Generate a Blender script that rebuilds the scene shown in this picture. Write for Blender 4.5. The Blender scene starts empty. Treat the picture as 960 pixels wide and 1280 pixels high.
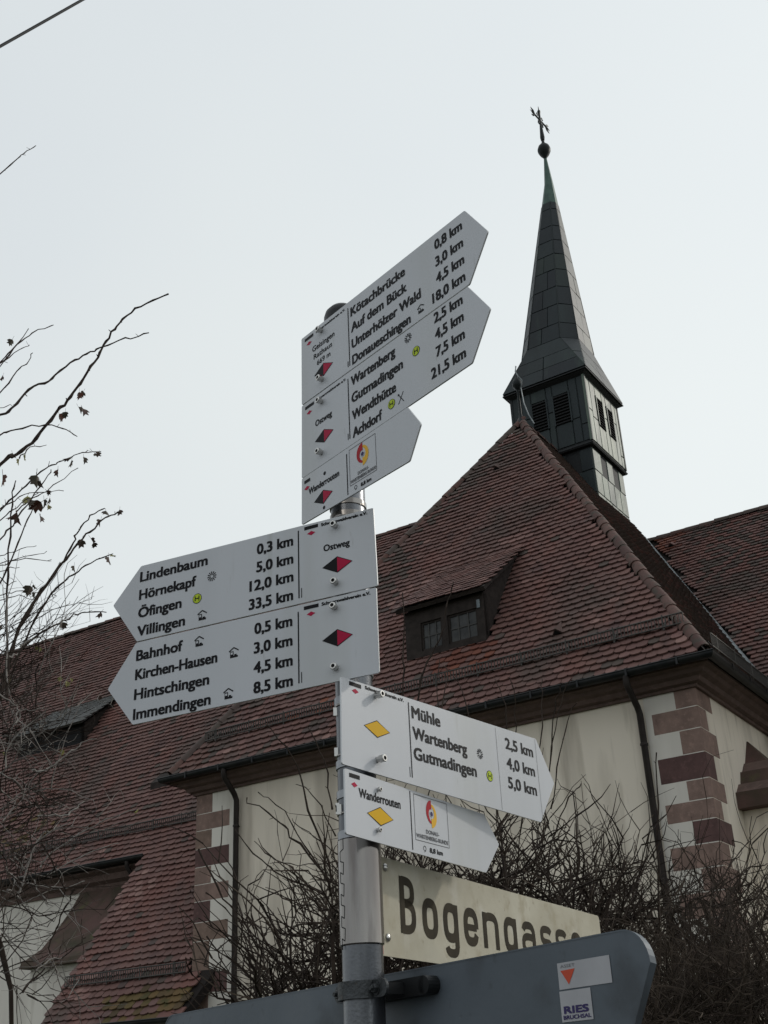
import bpy, bmesh, math, random
from mathutils import Vector, Matrix
random.seed(7)
R = math.radians
S = bpy.context.scene
COL = S.collection

# ------------------------------------------------------------------ camera
# rows: world axes written in camera axes (pitch 26.7 deg up, roll 2.7 deg)
CM = Matrix(((0.99885261, 0.04789019, 0.0), (0.02150286, -0.44848812, -0.8935301), (-0.04279133, 0.89250487, -0.4490033)))
CAMP = Vector((0, 0, 1.6))
F = 1469.0
cam = bpy.data.cameras.new('camera')
cam.sensor_fit = 'HORIZONTAL'; cam.sensor_width = 36; cam.lens = F / 960 * 36
cam.clip_start = .05; cam.clip_end = 6000
co = bpy.data.objects.new('camera', cam); COL.objects.link(co)
co.matrix_world = Matrix.Translation(CAMP) @ CM.to_4x4()
S.camera = co

# ------------------------------------------------------------------ light: thin bright overcast, hazy sun right of and behind the church
SUN_AZ, SUN_EL = 66.0, 31.0
w = bpy.data.worlds.new('World'); S.world = w; w.use_nodes = True
nt = w.node_tree; nt.nodes.clear()
o_ = nt.nodes.new('ShaderNodeOutputWorld'); bgn = nt.nodes.new('ShaderNodeBackground')
sky = nt.nodes.new('ShaderNodeTexSky'); sky.sky_type = 'NISHITA'; sky.sun_disc = False
sky.sun_elevation = R(SUN_EL); sky.sun_rotation = R(SUN_AZ); sky.air_density = 1.0; sky.dust_density = 4.0; sky.ozone_density = 1.0
# veil of thin cloud: Nishita sky mixed towards an even pale white
mx = nt.nodes.new('ShaderNodeMix'); mx.data_type = 'RGBA'; mx.inputs[0].default_value = .92
tc = nt.nodes.new('ShaderNodeTexCoord'); nz = nt.nodes.new('ShaderNodeTexNoise'); nz.inputs['Scale'].default_value = 1.3; nz.inputs['Detail'].default_value = 3
cr = nt.nodes.new('ShaderNodeValToRGB')
cr.color_ramp.elements[0].position = .3; cr.color_ramp.elements[0].color = (7.25, 7.75, 8.05, 1)
cr.color_ramp.elements[1].position = .7; cr.color_ramp.elements[1].color = (8.0, 8.45, 8.42, 1)
nt.links.new(tc.outputs['Generated'], nz.inputs['Vector']); nt.links.new(nz.outputs['Fac'], cr.inputs[0])
# the veil is a little brighter round the hidden sun and near the horizon there
vd = nt.nodes.new('ShaderNodeVectorMath'); vd.operation = 'DOT_PRODUCT'; nt.links.new(tc.outputs['Generated'], vd.inputs[0])
vd.inputs[1].default_value = (math.sin(R(SUN_AZ)) * math.cos(R(12)), math.cos(R(SUN_AZ)) * math.cos(R(12)), math.sin(R(12)))
vr = nt.nodes.new('ShaderNodeMapRange'); vr.inputs[1].default_value = -.6; vr.inputs[2].default_value = 1; vr.inputs[3].default_value = .84; vr.inputs[4].default_value = 1.10; nt.links.new(vd.outputs['Value'], vr.inputs[0])
vm = nt.nodes.new('ShaderNodeVectorMath'); vm.operation = 'SCALE'; nt.links.new(cr.outputs[0], vm.inputs[0]); nt.links.new(vr.outputs[0], vm.inputs['Scale'])
nt.links.new(sky.outputs[0], mx.inputs[6]); nt.links.new(vm.outputs[0], mx.inputs[7])
nt.links.new(mx.outputs[2], bgn.inputs[0]); bgn.inputs[1].default_value = .1
nt.links.new(bgn.outputs[0], o_.inputs[0])
sl = bpy.data.lights.new('sun', 'SUN'); sl.energy = .95; sl.angle = R(3); sl.color = (1, .95, .86)
so = bpy.data.objects.new('sun', sl); COL.objects.link(so)
sd = Vector((math.sin(R(SUN_AZ)) * math.cos(R(SUN_EL)), math.cos(R(SUN_AZ)) * math.cos(R(SUN_EL)), math.sin(R(SUN_EL))))
so.rotation_euler = (-sd).to_track_quat('-Z', 'Y').to_euler()
S.view_settings.view_transform = 'Standard'; S.view_settings.look = 'None'
S.view_settings.exposure = 0.07; S.view_settings.gamma = 1

# ------------------------------------------------------------------ materials
def mat(name, c, rough=.8, metal=0, var=None, scale=8, bump=0, bscale=60, spots=None, detail=5, rnd=False, streak=False, spec=None):
    """c: base colour; var: second colour mixed by noise; spots: (colour, scale, threshold) dirt; rnd: colour ramp per piece"""
    m = bpy.data.materials.new(name); m.use_nodes = True
    t = m.node_tree; b = t.nodes['Principled BSDF']; N = t.nodes.new; L = t.links.new
    b.inputs['Roughness'].default_value = rough; b.inputs['Metallic'].default_value = metal
    if spec is not None: b.inputs['Specular IOR Level'].default_value = spec
    geo = N('ShaderNodeNewGeometry')
    vec = geo.outputs['Position']
    if streak:
        mp = N('ShaderNodeMapping'); mp.inputs['Scale'].default_value = (1, 1, .12); L(vec, mp.inputs[0]); vecs = mp.outputs[0]
    else: vecs = vec
    if rnd:
        at = N('ShaderNodeAttribute'); at.attribute_name = 'tint'
        oi = N('ShaderNodeObjectInfo'); ad = N('ShaderNodeMath'); ad.operation = 'ADD'; L(at.outputs['Fac'], ad.inputs[0]); L(oi.outputs['Random'], ad.inputs[1])
        fr = N('ShaderNodeMath'); fr.operation = 'FRACT'; L(ad.outputs[0], fr.inputs[0])
        ra = N('ShaderNodeValToRGB'); e = ra.color_ramp.elements
        for i, col in enumerate(c):
            p = i / (len(c) - 1)
            if i == 0: el = e[0]; el.position = 0
            elif i == len(c) - 1: el = e[1] if len(c) == 2 else e[len(e) - 1]; el.position = 1
            else: el = e.new(p)
            el.color = (*col, 1)
        L(fr.outputs[0], ra.inputs[0]); cur = ra.outputs[0]
    else:
        rg = N('ShaderNodeRGB'); rg.outputs[0].default_value = (*c, 1); cur = rg.outputs[0]
    def mixin(cur, col, sc, lo, hi, amt=1, v=None):
        n = N('ShaderNodeTexNoise'); n.inputs['Scale'].default_value = sc; n.inputs['Detail'].default_value = detail; L(v or vecs, n.inputs['Vector'])
        mr = N('ShaderNodeMapRange'); mr.inputs[1].default_value = lo; mr.inputs[2].default_value = hi; mr.inputs[4].default_value = amt; L(n.outputs['Fac'], mr.inputs[0])
        x = N('ShaderNodeMix'); x.data_type = 'RGBA'; L(mr.outputs[0], x.inputs[0]); L(cur, x.inputs[6]); x.inputs[7].default_value = (*col, 1)
        return x.outputs[2]
    if var: cur = mixin(cur, var, scale, .35, .65)
    for s in (spots or []): cur = mixin(cur, s[0], s[1], s[2], s[2] + .12, s[3] if len(s) > 3 else .8)
    L(cur, b.inputs['Base Color'])
    if bump:
        n = N('ShaderNodeTexNoise'); n.inputs['Scale'].default_value = bscale; n.inputs['Detail'].default_value = 6; L(vec, n.inputs['Vector'])
        bp = N('ShaderNodeBump'); bp.inputs['Strength'].default_value = bump; bp.inputs['Distance'].default_value = .01; L(n.outputs['Fac'], bp.inputs['Height']); L(bp.outputs[0], b.inputs['Normal'])
    return m

TI = [(.138, .076, .068), (.152, .083, .072), (.128, .070, .063), (.168, .090, .077), (.140, .073, .066), (.150, .090, .080)]
M = {}
M['tile'] = mat('clay_tile', TI, .72, rnd=True, streak=True, bump=.25, bscale=45, spots=[((.080, .062, .054), .7, .52, .75), ((.185, .080, .066), .95, .54, .55), ((.21, .14, .125), 5, .66, .5), ((.07, .046, .045), 2.4, .58, .6)], spec=.22)
M['tile_orange'] = mat('clay_tile_orange', [(.17, .060, .040), (.14, .058, .046), (.20, .072, .045)], .75, rnd=True, bump=.2, bscale=45, spots=[((.07, .03, .025), 5, .55, .6)], spec=.22)
M['tile_pale'] = mat('clay_tile_pale', [(.23, .13, .115), (.18, .10, .09), (.26, .155, .135)], .75, rnd=True, bump=.2, bscale=45, spots=[((.08, .04, .035), 7, .55, .6)], spec=.22)
M['tile_moss'] = mat('clay_tile_mossy', [(.10, .075, .03), (.14, .09, .04), (.07, .05, .03)], .85, rnd=True, bump=.4, bscale=40, spots=[((.05, .055, .02), 4, .5, .7)], spec=.22)
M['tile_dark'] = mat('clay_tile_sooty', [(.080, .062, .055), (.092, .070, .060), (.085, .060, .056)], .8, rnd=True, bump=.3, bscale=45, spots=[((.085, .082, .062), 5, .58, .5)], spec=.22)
M['hip'] = mat('hip_tile_clay', [(.115, .058, .048), (.08, .045, .04), (.14, .08, .068)], .75, rnd=True, bump=.4, bscale=30, spots=[((.06, .055, .045), 7, .5, .7)], spec=.22)
M['slate'] = mat('grey_slate', [(.055, .055, .052), (.075, .075, .07), (.045, .046, .045)], .6, rnd=True, bump=.2)
M['under'] = mat('roof_underlay', (.02, .016, .015), .95, spec=.22)
M['plaster'] = mat('cream_plaster', (.78, .70, .595), .92, var=(.69, .615, .525), scale=.5, bump=.18, bscale=90, spots=[((.44, .385, .32), 1.3, .50, .6), ((.47, .41, .335), 7, .56, .45), ((.34, .29, .235), 3.2, .60, .5), ((.80, .74, .66), 2.1, .60, .4)], streak=True)
M['limewash'] = mat('pale_limewash', (.72, .68, .62), .92, var=(.60, .56, .51), scale=1.6, streak=True, spots=[((.50, .46, .40), 4, .56, .6), ((.42, .38, .33), 9, .62, .4)], bump=.15, bscale=90)
def stone(n, c): return mat(n, c, .88, var=tuple(x * .72 for x in c), scale=5, bump=.35, bscale=70, spots=[(tuple(min(1, x * 1.45) for x in c), 14, .56, .4), (tuple(x * .55 for x in c), 9, .60, .5), (tuple(min(1, x * 1.6) for x in c), 60, .62, .35)])
M['sand'] = stone('red_sandstone', (.25, .165, .138))
M['sand2'] = stone('dark_red_sandstone', (.115, .06, .056))
M['sand3'] = stone('brown_sandstone', (.215, .145, .115))
M['cornice'] = stone('cornice_sandstone', (.125, .08, .068))
M['butt'] = mat('weathered_sandstone', (.105, .062, .055), .9, var=(.05, .045, .03), scale=1.6, bump=.5, bscale=30, spots=[((.10, .10, .045), 3, .6, .6)], spec=.22)
M['gutter'] = mat('dark_gutter_metal', (.022, .024, .026), .45, .6, var=(.035, .035, .036), scale=5, spec=.22)
M['pipe'] = mat('brown_black_downpipe', (.024, .019, .018), .5, .2, var=(.035, .028, .026), scale=6, spec=.22)
M['flash'] = mat('zinc_flashing', (.22, .24, .25), .5, .7, var=(.12, .14, .15), scale=5)
M['wire'] = mat('thin_iron', (.07, .065, .06), .6, .5)
M['wood'] = mat('dark_dormer_wood', (.022, .017, .015), .8, var=(.036, .028, .025), scale=9, bump=.3, spec=.22)
M['glass'] = mat('old_window_glass', (.018, .019, .02), .45, 0, var=(.05, .05, .05), scale=7, spec=.35)
M['muntin'] = mat('pale_window_bar', (.05, .047, .044), .7)
M['louvre'] = mat('black_louvre', (.012, .012, .013), .8, spec=.22)
M['panel'] = mat('patinated_copper_sheet', [(.070, .098, .078), (.095, .125, .098), (.055, .078, .066), (.12, .145, .11)], .5, .2, rnd=True, bump=.3, bscale=12, spots=[((.035, .045, .04), 3, .52, .75), ((.19, .20, .155), 7, .64, .5)], streak=True)  # green patina, with the sun on the right face put into its colour
M['panel_dark'] = mat('blackened_copper_sheet', [(.016, .024, .028), (.022, .032, .034), (.012, .018, .022), (.026, .038, .036)], .55, .1, rnd=True, bump=.3, bscale=12, spots=[((.045, .065, .055), 3, .60, .5), ((.008, .010, .012), 2, .5, .6)], streak=True, spec=.3)  # same cladding, shade of the faces away from the sun put into its colour
M['spire'] = mat('dark_copper_sheet', [(.014, .020, .025), (.020, .030, .032), (.011, .016, .021), (.022, .034, .030)], .5, .15, rnd=True, bump=.25, bscale=10, spots=[((.04, .065, .05), 2.5, .60, .5), ((.008, .010, .013), 1.2, .5, .5)], streak=True, spec=.3)
M['steep_core'] = mat('steeple_core', (.014, .016, .018), .7, .3)
M['copper'] = mat('green_copper_cap', (.05, .10, .08), .5, .35, var=(.03, .065, .055), scale=5)
M['iron'] = mat('black_iron', (.012, .015, .016), .5, .7)
M['galv'] = mat('galvanised_steel', (.33, .34, .36), .38, .85, var=(.22, .23, .25), scale=14, bump=.05, bscale=120, spots=[((.16, .165, .18), 40, .55, .6), ((.5, .5, .5), 90, .66, .5)], streak=True)
M['galv2'] = mat('dull_galvanised_steel', (.19, .197, .212), .30, .85, var=(.085, .09, .10), scale=20, bump=.07, bscale=220, spots=[((.20, .21, .225), 70, .58, .6)], streak=True)
M['stainless'] = mat('brushed_stainless_sleeve', (.30, .285, .27), .14, .95, var=(.17, .155, .15), scale=16, bump=.03, bscale=60, spots=[((.12, .105, .10), 40, .55, .6), ((.34, .33, .32), 90, .62, .5)], streak=True)
M['clamp'] = mat('dark_clamp_steel', (.075, .08, .085), .5, .7, var=(.045, .048, .05), scale=30, bump=.2, bscale=200, spots=[((.16, .12, .09), 60, .64, .5)])
M['bolt'] = mat('bolt_steel', (.55, .54, .52), .28, 1)
M['hole'] = mat('bolt_socket_black', (.008, .008, .008), .8)
M['white'] = mat('white_enamel_sign', (.545, .56, .595), .38, 0, var=(.50, .515, .545), scale=7, bump=.02, bscale=30, streak=True, spots=[((.38, .39, .375), 30, .66, .5), ((.43, .44, .42), 6, .58, .45), ((.30, .30, .28), 150, .68, .5)])
M['edge'] = mat('sign_edge_metal', (.55, .56, .57), .35, .6)
M['ink'] = mat('black_print', (.008, .008, .010), .5, spec=.12)
M['red'] = mat('crimson_print', (.42, .012, .055), .5, spec=.12)
M['yellow'] = mat('yellow_print', (.72, .42, .015), .5, spec=.12)
M['lime'] = mat('lime_print', (.50, .62, .04), .5, spec=.12)
M['logor'] = mat('logo_red_print', (.40, .02, .03), .5, spec=.12)
M['logoy'] = mat('logo_yellow_print', (.78, .45, .05), .5, spec=.12)
M['logob'] = mat('logo_blue_print', (.05, .04, .12), .5, spec=.12)
M['greyp'] = mat('grey_print', (.16, .16, .17), .6, spec=.12)
M['street'] = mat('weathered_cream_enamel', (.50, .47, .375), .5, 0, var=(.40, .365, .275), scale=9, bump=.05, spots=[((.32, .275, .18), 22, .56, .6), ((.24, .19, .12), 70, .64, .65), ((.60, .58, .52), 13, .58, .5), ((.36, .34, .27), 5, .5, .4)])
M['bog'] = mat('faded_black_letters', (.028, .022, .014), .6, var=(.045, .036, .022), scale=30, spec=.12)
M['board'] = mat('grey_sign_back', (.105, .125, .148), .55, .15, var=(.08, .098, .118), scale=4, bump=.06, bscale=40, spots=[((.05, .058, .068), 8, .56, .75), ((.045, .05, .055), 55, .64, .55), ((.17, .18, .19), 90, .70, .5), ((.14, .155, .165), 3, .62, .5)])
M['sticker'] = mat('faded_sticker', (.42, .42, .44), .6, var=(.37, .37, .39), scale=20)
M['stick_red'] = mat('orange_red_print', (.55, .09, .05), .6, spec=.12)
M['twig'] = mat('dark_bare_twig', (.022, .015, .012), .9, var=(.042, .030, .023), scale=9, spec=.22)
M['twig2'] = mat('grey_brown_twig', (.075, .056, .042), .9, var=(.036, .027, .021), scale=5, spec=.22)
M['twigl'] = mat('pale_grey_twig', (.26, .24, .22), .85, var=(.14, .12, .11), scale=12)
M['leafd'] = mat('dry_dark_leaf', (.055, .025, .018), .7, var=(.03, .032, .015), scale=14)
M['leafr'] = mat('red_brown_leaf', (.13, .04, .022), .7, var=(.06, .03, .02), scale=20)
M['leafy'] = mat('yellow_green_leaf', (.22, .21, .055), .7, var=(.14, .12, .04), scale=20)
M['cable'] = mat('black_cable', (.012, .013, .015), .6, spec=.22)
M['ground'] = mat('asphalt_ground', (.055, .053, .05), .9, var=(.045, .044, .042), scale=2, bump=.3)
M['verge'] = mat('lawn_ground', (.06, .075, .03), .95, var=(.05, .055, .03), scale=3, bump=.4)

# ------------------------------------------------------------------ helpers
class MB:
    def __init__(s): s.v = []; s.f = []; s.m = []; s.t = []
    def add(s, vs, fs, mi=0, tint=0.):
        k = len(s.v); s.v += [tuple(p) for p in vs]
        for f in fs: s.f.append(tuple(k + i for i in f)); s.m.append(mi); s.t.append(tint)
    def box(s, c0, c1, T=None, mi=0, tint=0.):
        x0, y0, z0 = c0; x1, y1, z1 = c1
        vs = [Vector(p) for p in ((x0, y0, z0), (x1, y0, z0), (x1, y1, z0), (x0, y1, z0), (x0, y0, z1), (x1, y0, z1), (x1, y1, z1), (x0, y1, z1))]
        if T: vs = [T @ v for v in vs]
        s.add(vs, [(0, 3, 2, 1), (4, 5, 6, 7), (0, 1, 5, 4), (1, 2, 6, 5), (2, 3, 7, 6), (3, 0, 4, 7)], mi, tint)
    def prism(s, poly, T, d, mi=0, tint=0.):
        """poly in local xz plane facing -y, extruded to +y by d"""
        n = len(poly); vs = [T @ Vector((x, 0, z)) for x, z in poly] + [T @ Vector((x, d, z)) for x, z in poly]
        s.add(vs, [tuple(range(n)), tuple(range(2 * n - 1, n - 1, -1))] + [((i + 1) % n, i, n + i, n + (i + 1) % n) for i in range(n)], mi, tint)
    def tube(s, pts, rad, n=6, mi=0, tint=0., cap=True, T=None):
        pts = [Vector(p) for p in pts]
        if T: pts = [T @ p for p in pts]
        if not hasattr(rad, '__len__'): rad = [rad] * len(pts)
        k = len(s.v); prev = None
        for i, p in enumerate(pts):
            d = (pts[min(i + 1, len(pts) - 1)] - pts[max(i - 1, 0)])
            if d.length < 1e-9: d = Vector((0, 0, 1))
            d.normalize()
            if prev is None: a = d.orthogonal().normalized()
            else:
                a = prev - d * prev.dot(d)
                a = a.normalized() if a.length > 1e-6 else d.orthogonal().normalized()
            prev = a; b = d.cross(a)
            for j in range(n):
                an = 2 * math.pi * j / n; s.v.append(tuple(p + (a * math.cos(an) + b * math.sin(an)) * rad[i]))
        for i in range(len(pts) - 1):
            for j in range(n):
                s.f.append((k + i * n + j, k + i * n + (j + 1) % n, k + (i + 1) * n + (j + 1) % n, k + (i + 1) * n + j)); s.m.append(mi); s.t.append(tint)
        if cap and n > 3:
            s.f.append(tuple(k + j for j in range(n - 1, -1, -1))); s.m.append(mi); s.t.append(tint)
            q = k + (len(pts) - 1) * n; s.f.append(tuple(q + j for j in range(n))); s.m.append(mi); s.t.append(tint)
    def lathe(s, prof, T=None, n=24, mi=0, tint=0.):
        k = len(s.v)
        for r, z in prof:
            for j in range(n):
                a = 2 * math.pi * j / n; p = Vector((r * math.cos(a), r * math.sin(a), z)); s.v.append(tuple(T @ p if T else p))
        for i in range(len(prof) - 1):
            for j in range(n):
                s.f.append((k + i * n + j, k + i * n + (j + 1) % n, k + (i + 1) * n + (j + 1) % n, k + (i + 1) * n + j)); s.m.append(mi); s.t.append(tint)
        s.f.append(tuple(k + j for j in range(n - 1, -1, -1))); s.m.append(mi); s.t.append(tint)
        q = k + (len(prof) - 1) * n; s.f.append(tuple(q + j for j in range(n))); s.m.append(mi); s.t.append(tint)
    def mesh(s, name, mats, smooth=False):
        me = bpy.data.meshes.new(name); me.from_pydata(s.v, [], s.f)
        for m_ in (mats if isinstance(mats, (list, tuple)) else [mats]): me.materials.append(m_)
        me.polygons.foreach_set('material_index', s.m)
        if any(s.t):
            a = me.attributes.new('tint', 'FLOAT', 'FACE'); a.data.foreach_set('value', s.t)
        if smooth:
            me.polygons.foreach_set('use_smooth', [True] * len(s.f)); me.set_sharp_from_angle(angle=R(40))
        me.update(); return me
    def build(s, name, mats, parent=None, smooth=False, kind=None, label=None):
        return link(name, s.mesh(name, mats, smooth), parent, kind, label)

def link(name, me, parent=None, kind=None, label=None, mtx=None):
    o = bpy.data.objects.new(name, me); COL.objects.link(o)
    if parent: o.parent = parent
    if mtx is not None: o.matrix_local = mtx
    if kind: o['kind'] = kind
    if label: o['label'] = label
    return o
def thing(name, label, cat, loc=(0, 0, 0), rz=0, group=None):
    o = bpy.data.objects.new(name, None); COL.objects.link(o); o.empty_display_size = .2
    o.location = loc; o.rotation_euler = (0, 0, rz); o['label'] = label; o['category'] = cat
    if group: o['group'] = group
    return o
def piece_mats(o, m):
    if m is not None:
        o.material_slots[0].link = 'OBJECT'; o.material_slots[0].material = m

# ================================================================== GROUND AND SKY SETTING
g = MB(); n = 24
for i in range(n):
    for j in range(n):
        x0, x1 = [-3000 + 6000 * t / n for t in (i, i + 1)]; y0, y1 = [-3000 + 6000 * t / n for t in (j, j + 1)]
        g.add([(x0, y0, 0), (x1, y0, 0), (x1, y1, 0), (x0, y1, 0)], [(0, 1, 2, 3)])
g.build('ground', M['verge'], kind='structure')
g = MB(); g.add([(-60, -6, .004), (60, -6, .004), (60, 4.2, .004), (-60, 4.2, .004)], [(0, 1, 2, 3)]); g.build('road', M['ground'], kind='structure')
g = MB(); g.box((-60, 4.2, 0), (60, 4.35, .12)); g.build('kerb', M['galv2'], kind='structure')

# ================================================================== CHURCH
# church frame: origin under the near corner of the choir; local x runs right along the front wall, y runs back, z up
OX, OY = .2567 * 17, .9665 * 17
church = thing('church', 'plastered church with sandstone corner stones, steep red brown tiled roofs and slender dark steeple', 'church', (OX, OY, 0), math.atan2(-.5388, .8424))
CH = Matrix.Translation((OX, OY, 0)) @ Matrix.Rotation(math.atan2(-.5388, .8424), 4, 'Z')
camL = CH.inverted() @ CAMP
V = Vector
WT = 9.55                    # width of the choir front
EH = 7.10; OV = .38          # eave height and overhang
RH = 15.59; AY = 5.486       # ridge height, distance of the hip apex behind the front wall
XM = -4.77

# ---- walls of the choir block
b = MB(); b.box((-WT, 0, 0), (0, 13.0, 7.0)); wall = b.build('wall', M['plaster'], church)
# pale limewashed bands behind the corner stones
b = MB(); b.box((-.80, -.003, 0), (-.02, .05, 6.8)); b.build('limewash_band', M['limewash'], wall)
b = MB(); b.box((-WT + .02, -.003, 0), (-8.60, .05, 6.8)); b.build('limewash_band', M['limewash'], wall)
# corner stones
hr = [6.80, 6.512, 6.192, 5.845, 5.475, 5.19, 4.915, 4.595]
while hr[-1] > .4: hr.append(hr[-1] - random.uniform(.30, .36))
wr = [(.32, .62), (.70, .33), (.325, .62), (.71, .34), (.34, .60), (.70, .33), (.345, .62), (.72, .34)]
cr_ = ['sand', 'sand', 'sand', 'sand2', 'sand', 'sand', 'sand2', 'sand']
def bevbox(c0, c1, bv=.0025):
    m = MB(); x0, y0, z0 = c0; x1, y1, z1 = c1
    m.box(c0, c1)
    bm = bmesh.new(); me = m.mesh('t', M['sand']); bm.from_mesh(me)
    bmesh.ops.bevel(bm, geom=list(bm.edges), offset=bv, segments=1, affect='EDGES'); bm.to_mesh(me); bm.free(); return me
for i in range(len(hr) - 1):
    a, c = wr[i] if i < len(wr) else ((.33, .62) if i % 2 == 0 else (.70, .33))
    me = bevbox((-a, -.0045, hr[i + 1] + .005), (.0045, c, hr[i] - .005)); me.materials.clear(); me.materials.append(M[cr_[i] if i < len(cr_) else random.choice(['sand', 'sand3', 'sand'])])
    link('quoin_stone', me, wall)
hl = [6.80, 6.436, 6.137, 5.814, 5.496, 5.195, 4.906, 4.554, 4.24, 3.727, 3.399]
while hl[-1] > .4: hl.append(hl[-1] - random.uniform(.30, .36))
cl_ = ['sand', 'sand', 'sand3', 'sand2', 'sand', 'sand', 'sand2', 'sand3', 'sand3', 'sand2', 'sand']
for i in range(len(hl) - 1):
    a = .38 if i % 2 == 0 else .79
    me = bevbox((-WT - .0045, -.0055, hl[i + 1] + .005), (-WT + a, .33 if a > .5 else .6, hl[i] - .005)); me.materials.clear(); me.materials.append(M[cl_[i] if i < len(cl_) else 'sand'])
    link('quoin_stone', me, wall)

# ---- mitred mouldings round the choir: path (plan) with outward offsets
def run(path, prof, name, mats, parent, closed_prof=True, smooth=False):
    """path: plan points; outward is to the right of travel; prof: list of (out, z)"""
    m = MB(); P = [Vector(p) for p in path]; k = len(prof)
    for i, p in enumerate(P):
        d0 = (P[i] - P[i - 1]).normalized() if i > 0 else (P[1] - P[0]).normalized()
        d1 = (P[i + 1] - P[i]).normalized() if i < len(P) - 1 else d0
        n0 = Vector((d0.y, -d0.x)); n1 = Vector((d1.y, -d1.x)); nn = (n0 + n1); nn = nn / (nn.length_squared / 2)
        m.v += [(p.x + nn.x * o, p.y + nn.y * o, z) for o, z in prof]
    for i in range(len(P) - 1):
        for j in range(k if closed_prof else k - 1):
            m.f.append((i * k + j, i * k + (j + 1) % k, (i + 1) * k + (j + 1) % k, (i + 1) * k + j)); m.m.append(0); m.t.append(0)
    if closed_prof:
        m.f.append(tuple(range(k))[::-1]); m.f.append(tuple(range((len(P) - 1) * k, len(P) * k))); m.m += [0, 0]; m.t += [0, 0]
    return m.build(name, mats, parent, smooth)
PATH = [(-WT, 2.6), (-WT, 0), (0, 0), (0, 3.6)]
corn = [(-.02, 6.78), (.05, 6.78), (.06, 6.82), (.13, 6.84), (.16, 6.90), (.24, 6.93), (.27, 6.985), (.36, 7.0), (.36, 7.04), (-.02, 7.04)]
run(PATH, corn, 'cornice', M['cornice'], church)
gut = [(.36, 7.10)] + [(.44 + .075 * math.cos(R(180 + 15 * i)), 7.085 + .075 * math.sin(R(180 + 15 * i))) for i in range(13)] + [(.525, 7.10), (.515, 7.112), (.505, 7.09)] + [(.44 + .062 * math.cos(R(-15 * i)), 7.085 + .062 * math.sin(R(-15 * i))) for i in range(1, 12)]
gutter = run([(-WT, 2.3), (-WT, 0), (0, 0), (0, 3.3)], gut, 'gutter', M['gutter'], church)
b = MB()
for i in range(13):
    x = -9.4 + i * .78; b.box((x, -.525, 7.02), (x + .03, -.36, 7.03)); b.box((x, -.528, 7.0), (x + .03, -.519, 7.115))
for i in range(4):
    y = .3 + i * .8; b.box((.519, y, 7.0), (.528, y + .03, 7.115))
b.build('gutter_bracket', M['gutter'], gutter)

def downpipe(x, zb, y0=-.44, r=.05, top=7.03, yw=-.085, par=church):
    m = MB(); m.tube([(x, y0, top), (x, y0, top - .09), (x, y0 + .03, top - .16), (x, yw - .06, top - .40), (x, yw, top - .50), (x, yw, zb)], r, 12)
    d = m.build('downpipe', M['pipe'], par, True)
    z = top - .95
    while z > zb:
        q = MB(); q.lathe([(r + .002, -.02), (r + .010, -.016), (r + .010, .016), (r + .002, .02)], Matrix.Translation((x, yw, z)), 14); q.box((x - .012, yw, z - .012), (x + .012, 0.02, z + .012)); q.build('pipe_ring', M['pipe'], d); z -= 1.9
    return d
downpipe(-.845, 0); downpipe(-8.535, 0)

# ---- roofs
def solid(name, vs, fs, mt, parent=church):
    m = MB(); m.add(vs, fs); return m.build(name, mt, parent)
e = OV
A0, A1 = V((-WT - e, -e, EH)), V((e, -e, EH)); B0, B1 = V((-WT - e, 9.25, EH)), V((e, 9.25, EH)); AP, RP = V((XM, AY, RH)), V((XM, 9.25, RH))
roof = solid('roof', [A0, A1, B1, B0, AP, RP], [(0, 3, 2, 1), (0, 1, 4), (1, 2, 5, 4), (3, 0, 4, 5), (2, 3, 5)], M['under'])

def tile_mesh(name, mt, L=.205, W=.176, th=.025, seg=6, top=0.0):
    """beaver tail tile lying on its slope: x across, y up the slope, z out; origin at the lower tip centre"""
    m = MB(); h = W / 2; out = [(h, L), (-h, L), (-h, .046)]
    for i in range(1, seg): a = math.pi + math.pi * i / seg; out.append((h * math.cos(a), .046 + .046 * math.sin(a)))
    out.append((h, .046))
    zf = lambda y: .057 - .045 * y / L
    k = len(out); vs = [(x, y, zf(y)) for x, y in out] + [(x, y, zf(y) - th) for x, y in out]
    m.add(vs, [tuple(range(k))] + [((i + 1) % k, i, k + i, k + (i + 1) % k) for i in range(1, k)])
    return m.mesh(name, mt)
TM = tile_mesh('roof_tile', M['tile'])
TVs = [tuple(v.co) for v in TM.vertices]; TFs = [tuple(p.vertices) for p in TM.polygons]
MATL = [M['tile'], M['tile_orange'], M['tile_pale'], M['tile_moss'], M['tile_dark']]
stuff = MB(); cand = []
def lay(org, ex, es, smax, xr, excl=None, pick=None, gauge=.15, wid=.18, single=False, jit=1., under=0., zs=1.):
    """lay tiles on a slope: org at the eave, ex across, es up; xr(s)->(x0,x1)"""
    nrm = ex.cross(es).normalized(); k = 0; s = 0.
    while s < smax:
        x0, x1 = xr(s); off = (k % 2) * wid / 2; i = math.floor((x0 - off) / wid)
        while True:
            x = off + i * wid; i += 1
            if x > x1: break
            if x < x0 or (excl and excl(x, s)): continue
            j = Matrix.Rotation(random.gauss(0, .018) * jit, 4, 'Z')
            p = org + ex * (x + random.gauss(0, .003)) + es * (s + random.gauss(0, .005) * jit + .009 * math.sin(x * 1.7 + k * .35) + .006 * math.sin(x * 4.1 + k)) + nrm * (random.gauss(0, .0028) * jit + .010 * math.sin(x * .9 + s * .6) + .008 * math.sin(x * 2.3 - s * 1.4))
            mt = Matrix((ex, es, nrm)).transposed().to_4x4(); mt.translation = p
            mt = mt @ j @ Matrix.Rotation(random.gauss(0, .012) * jit, 4, 'X')
            if zs != 1.: mt = mt @ Matrix.Diagonal((1, 1, zs, 1))
            mi = pick(x, s) if pick else 0
            if single: cand.append(((p - camL).length, mt, mi))
            else: addtile(mt, mi)
        s += gauge; k += 1
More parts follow.
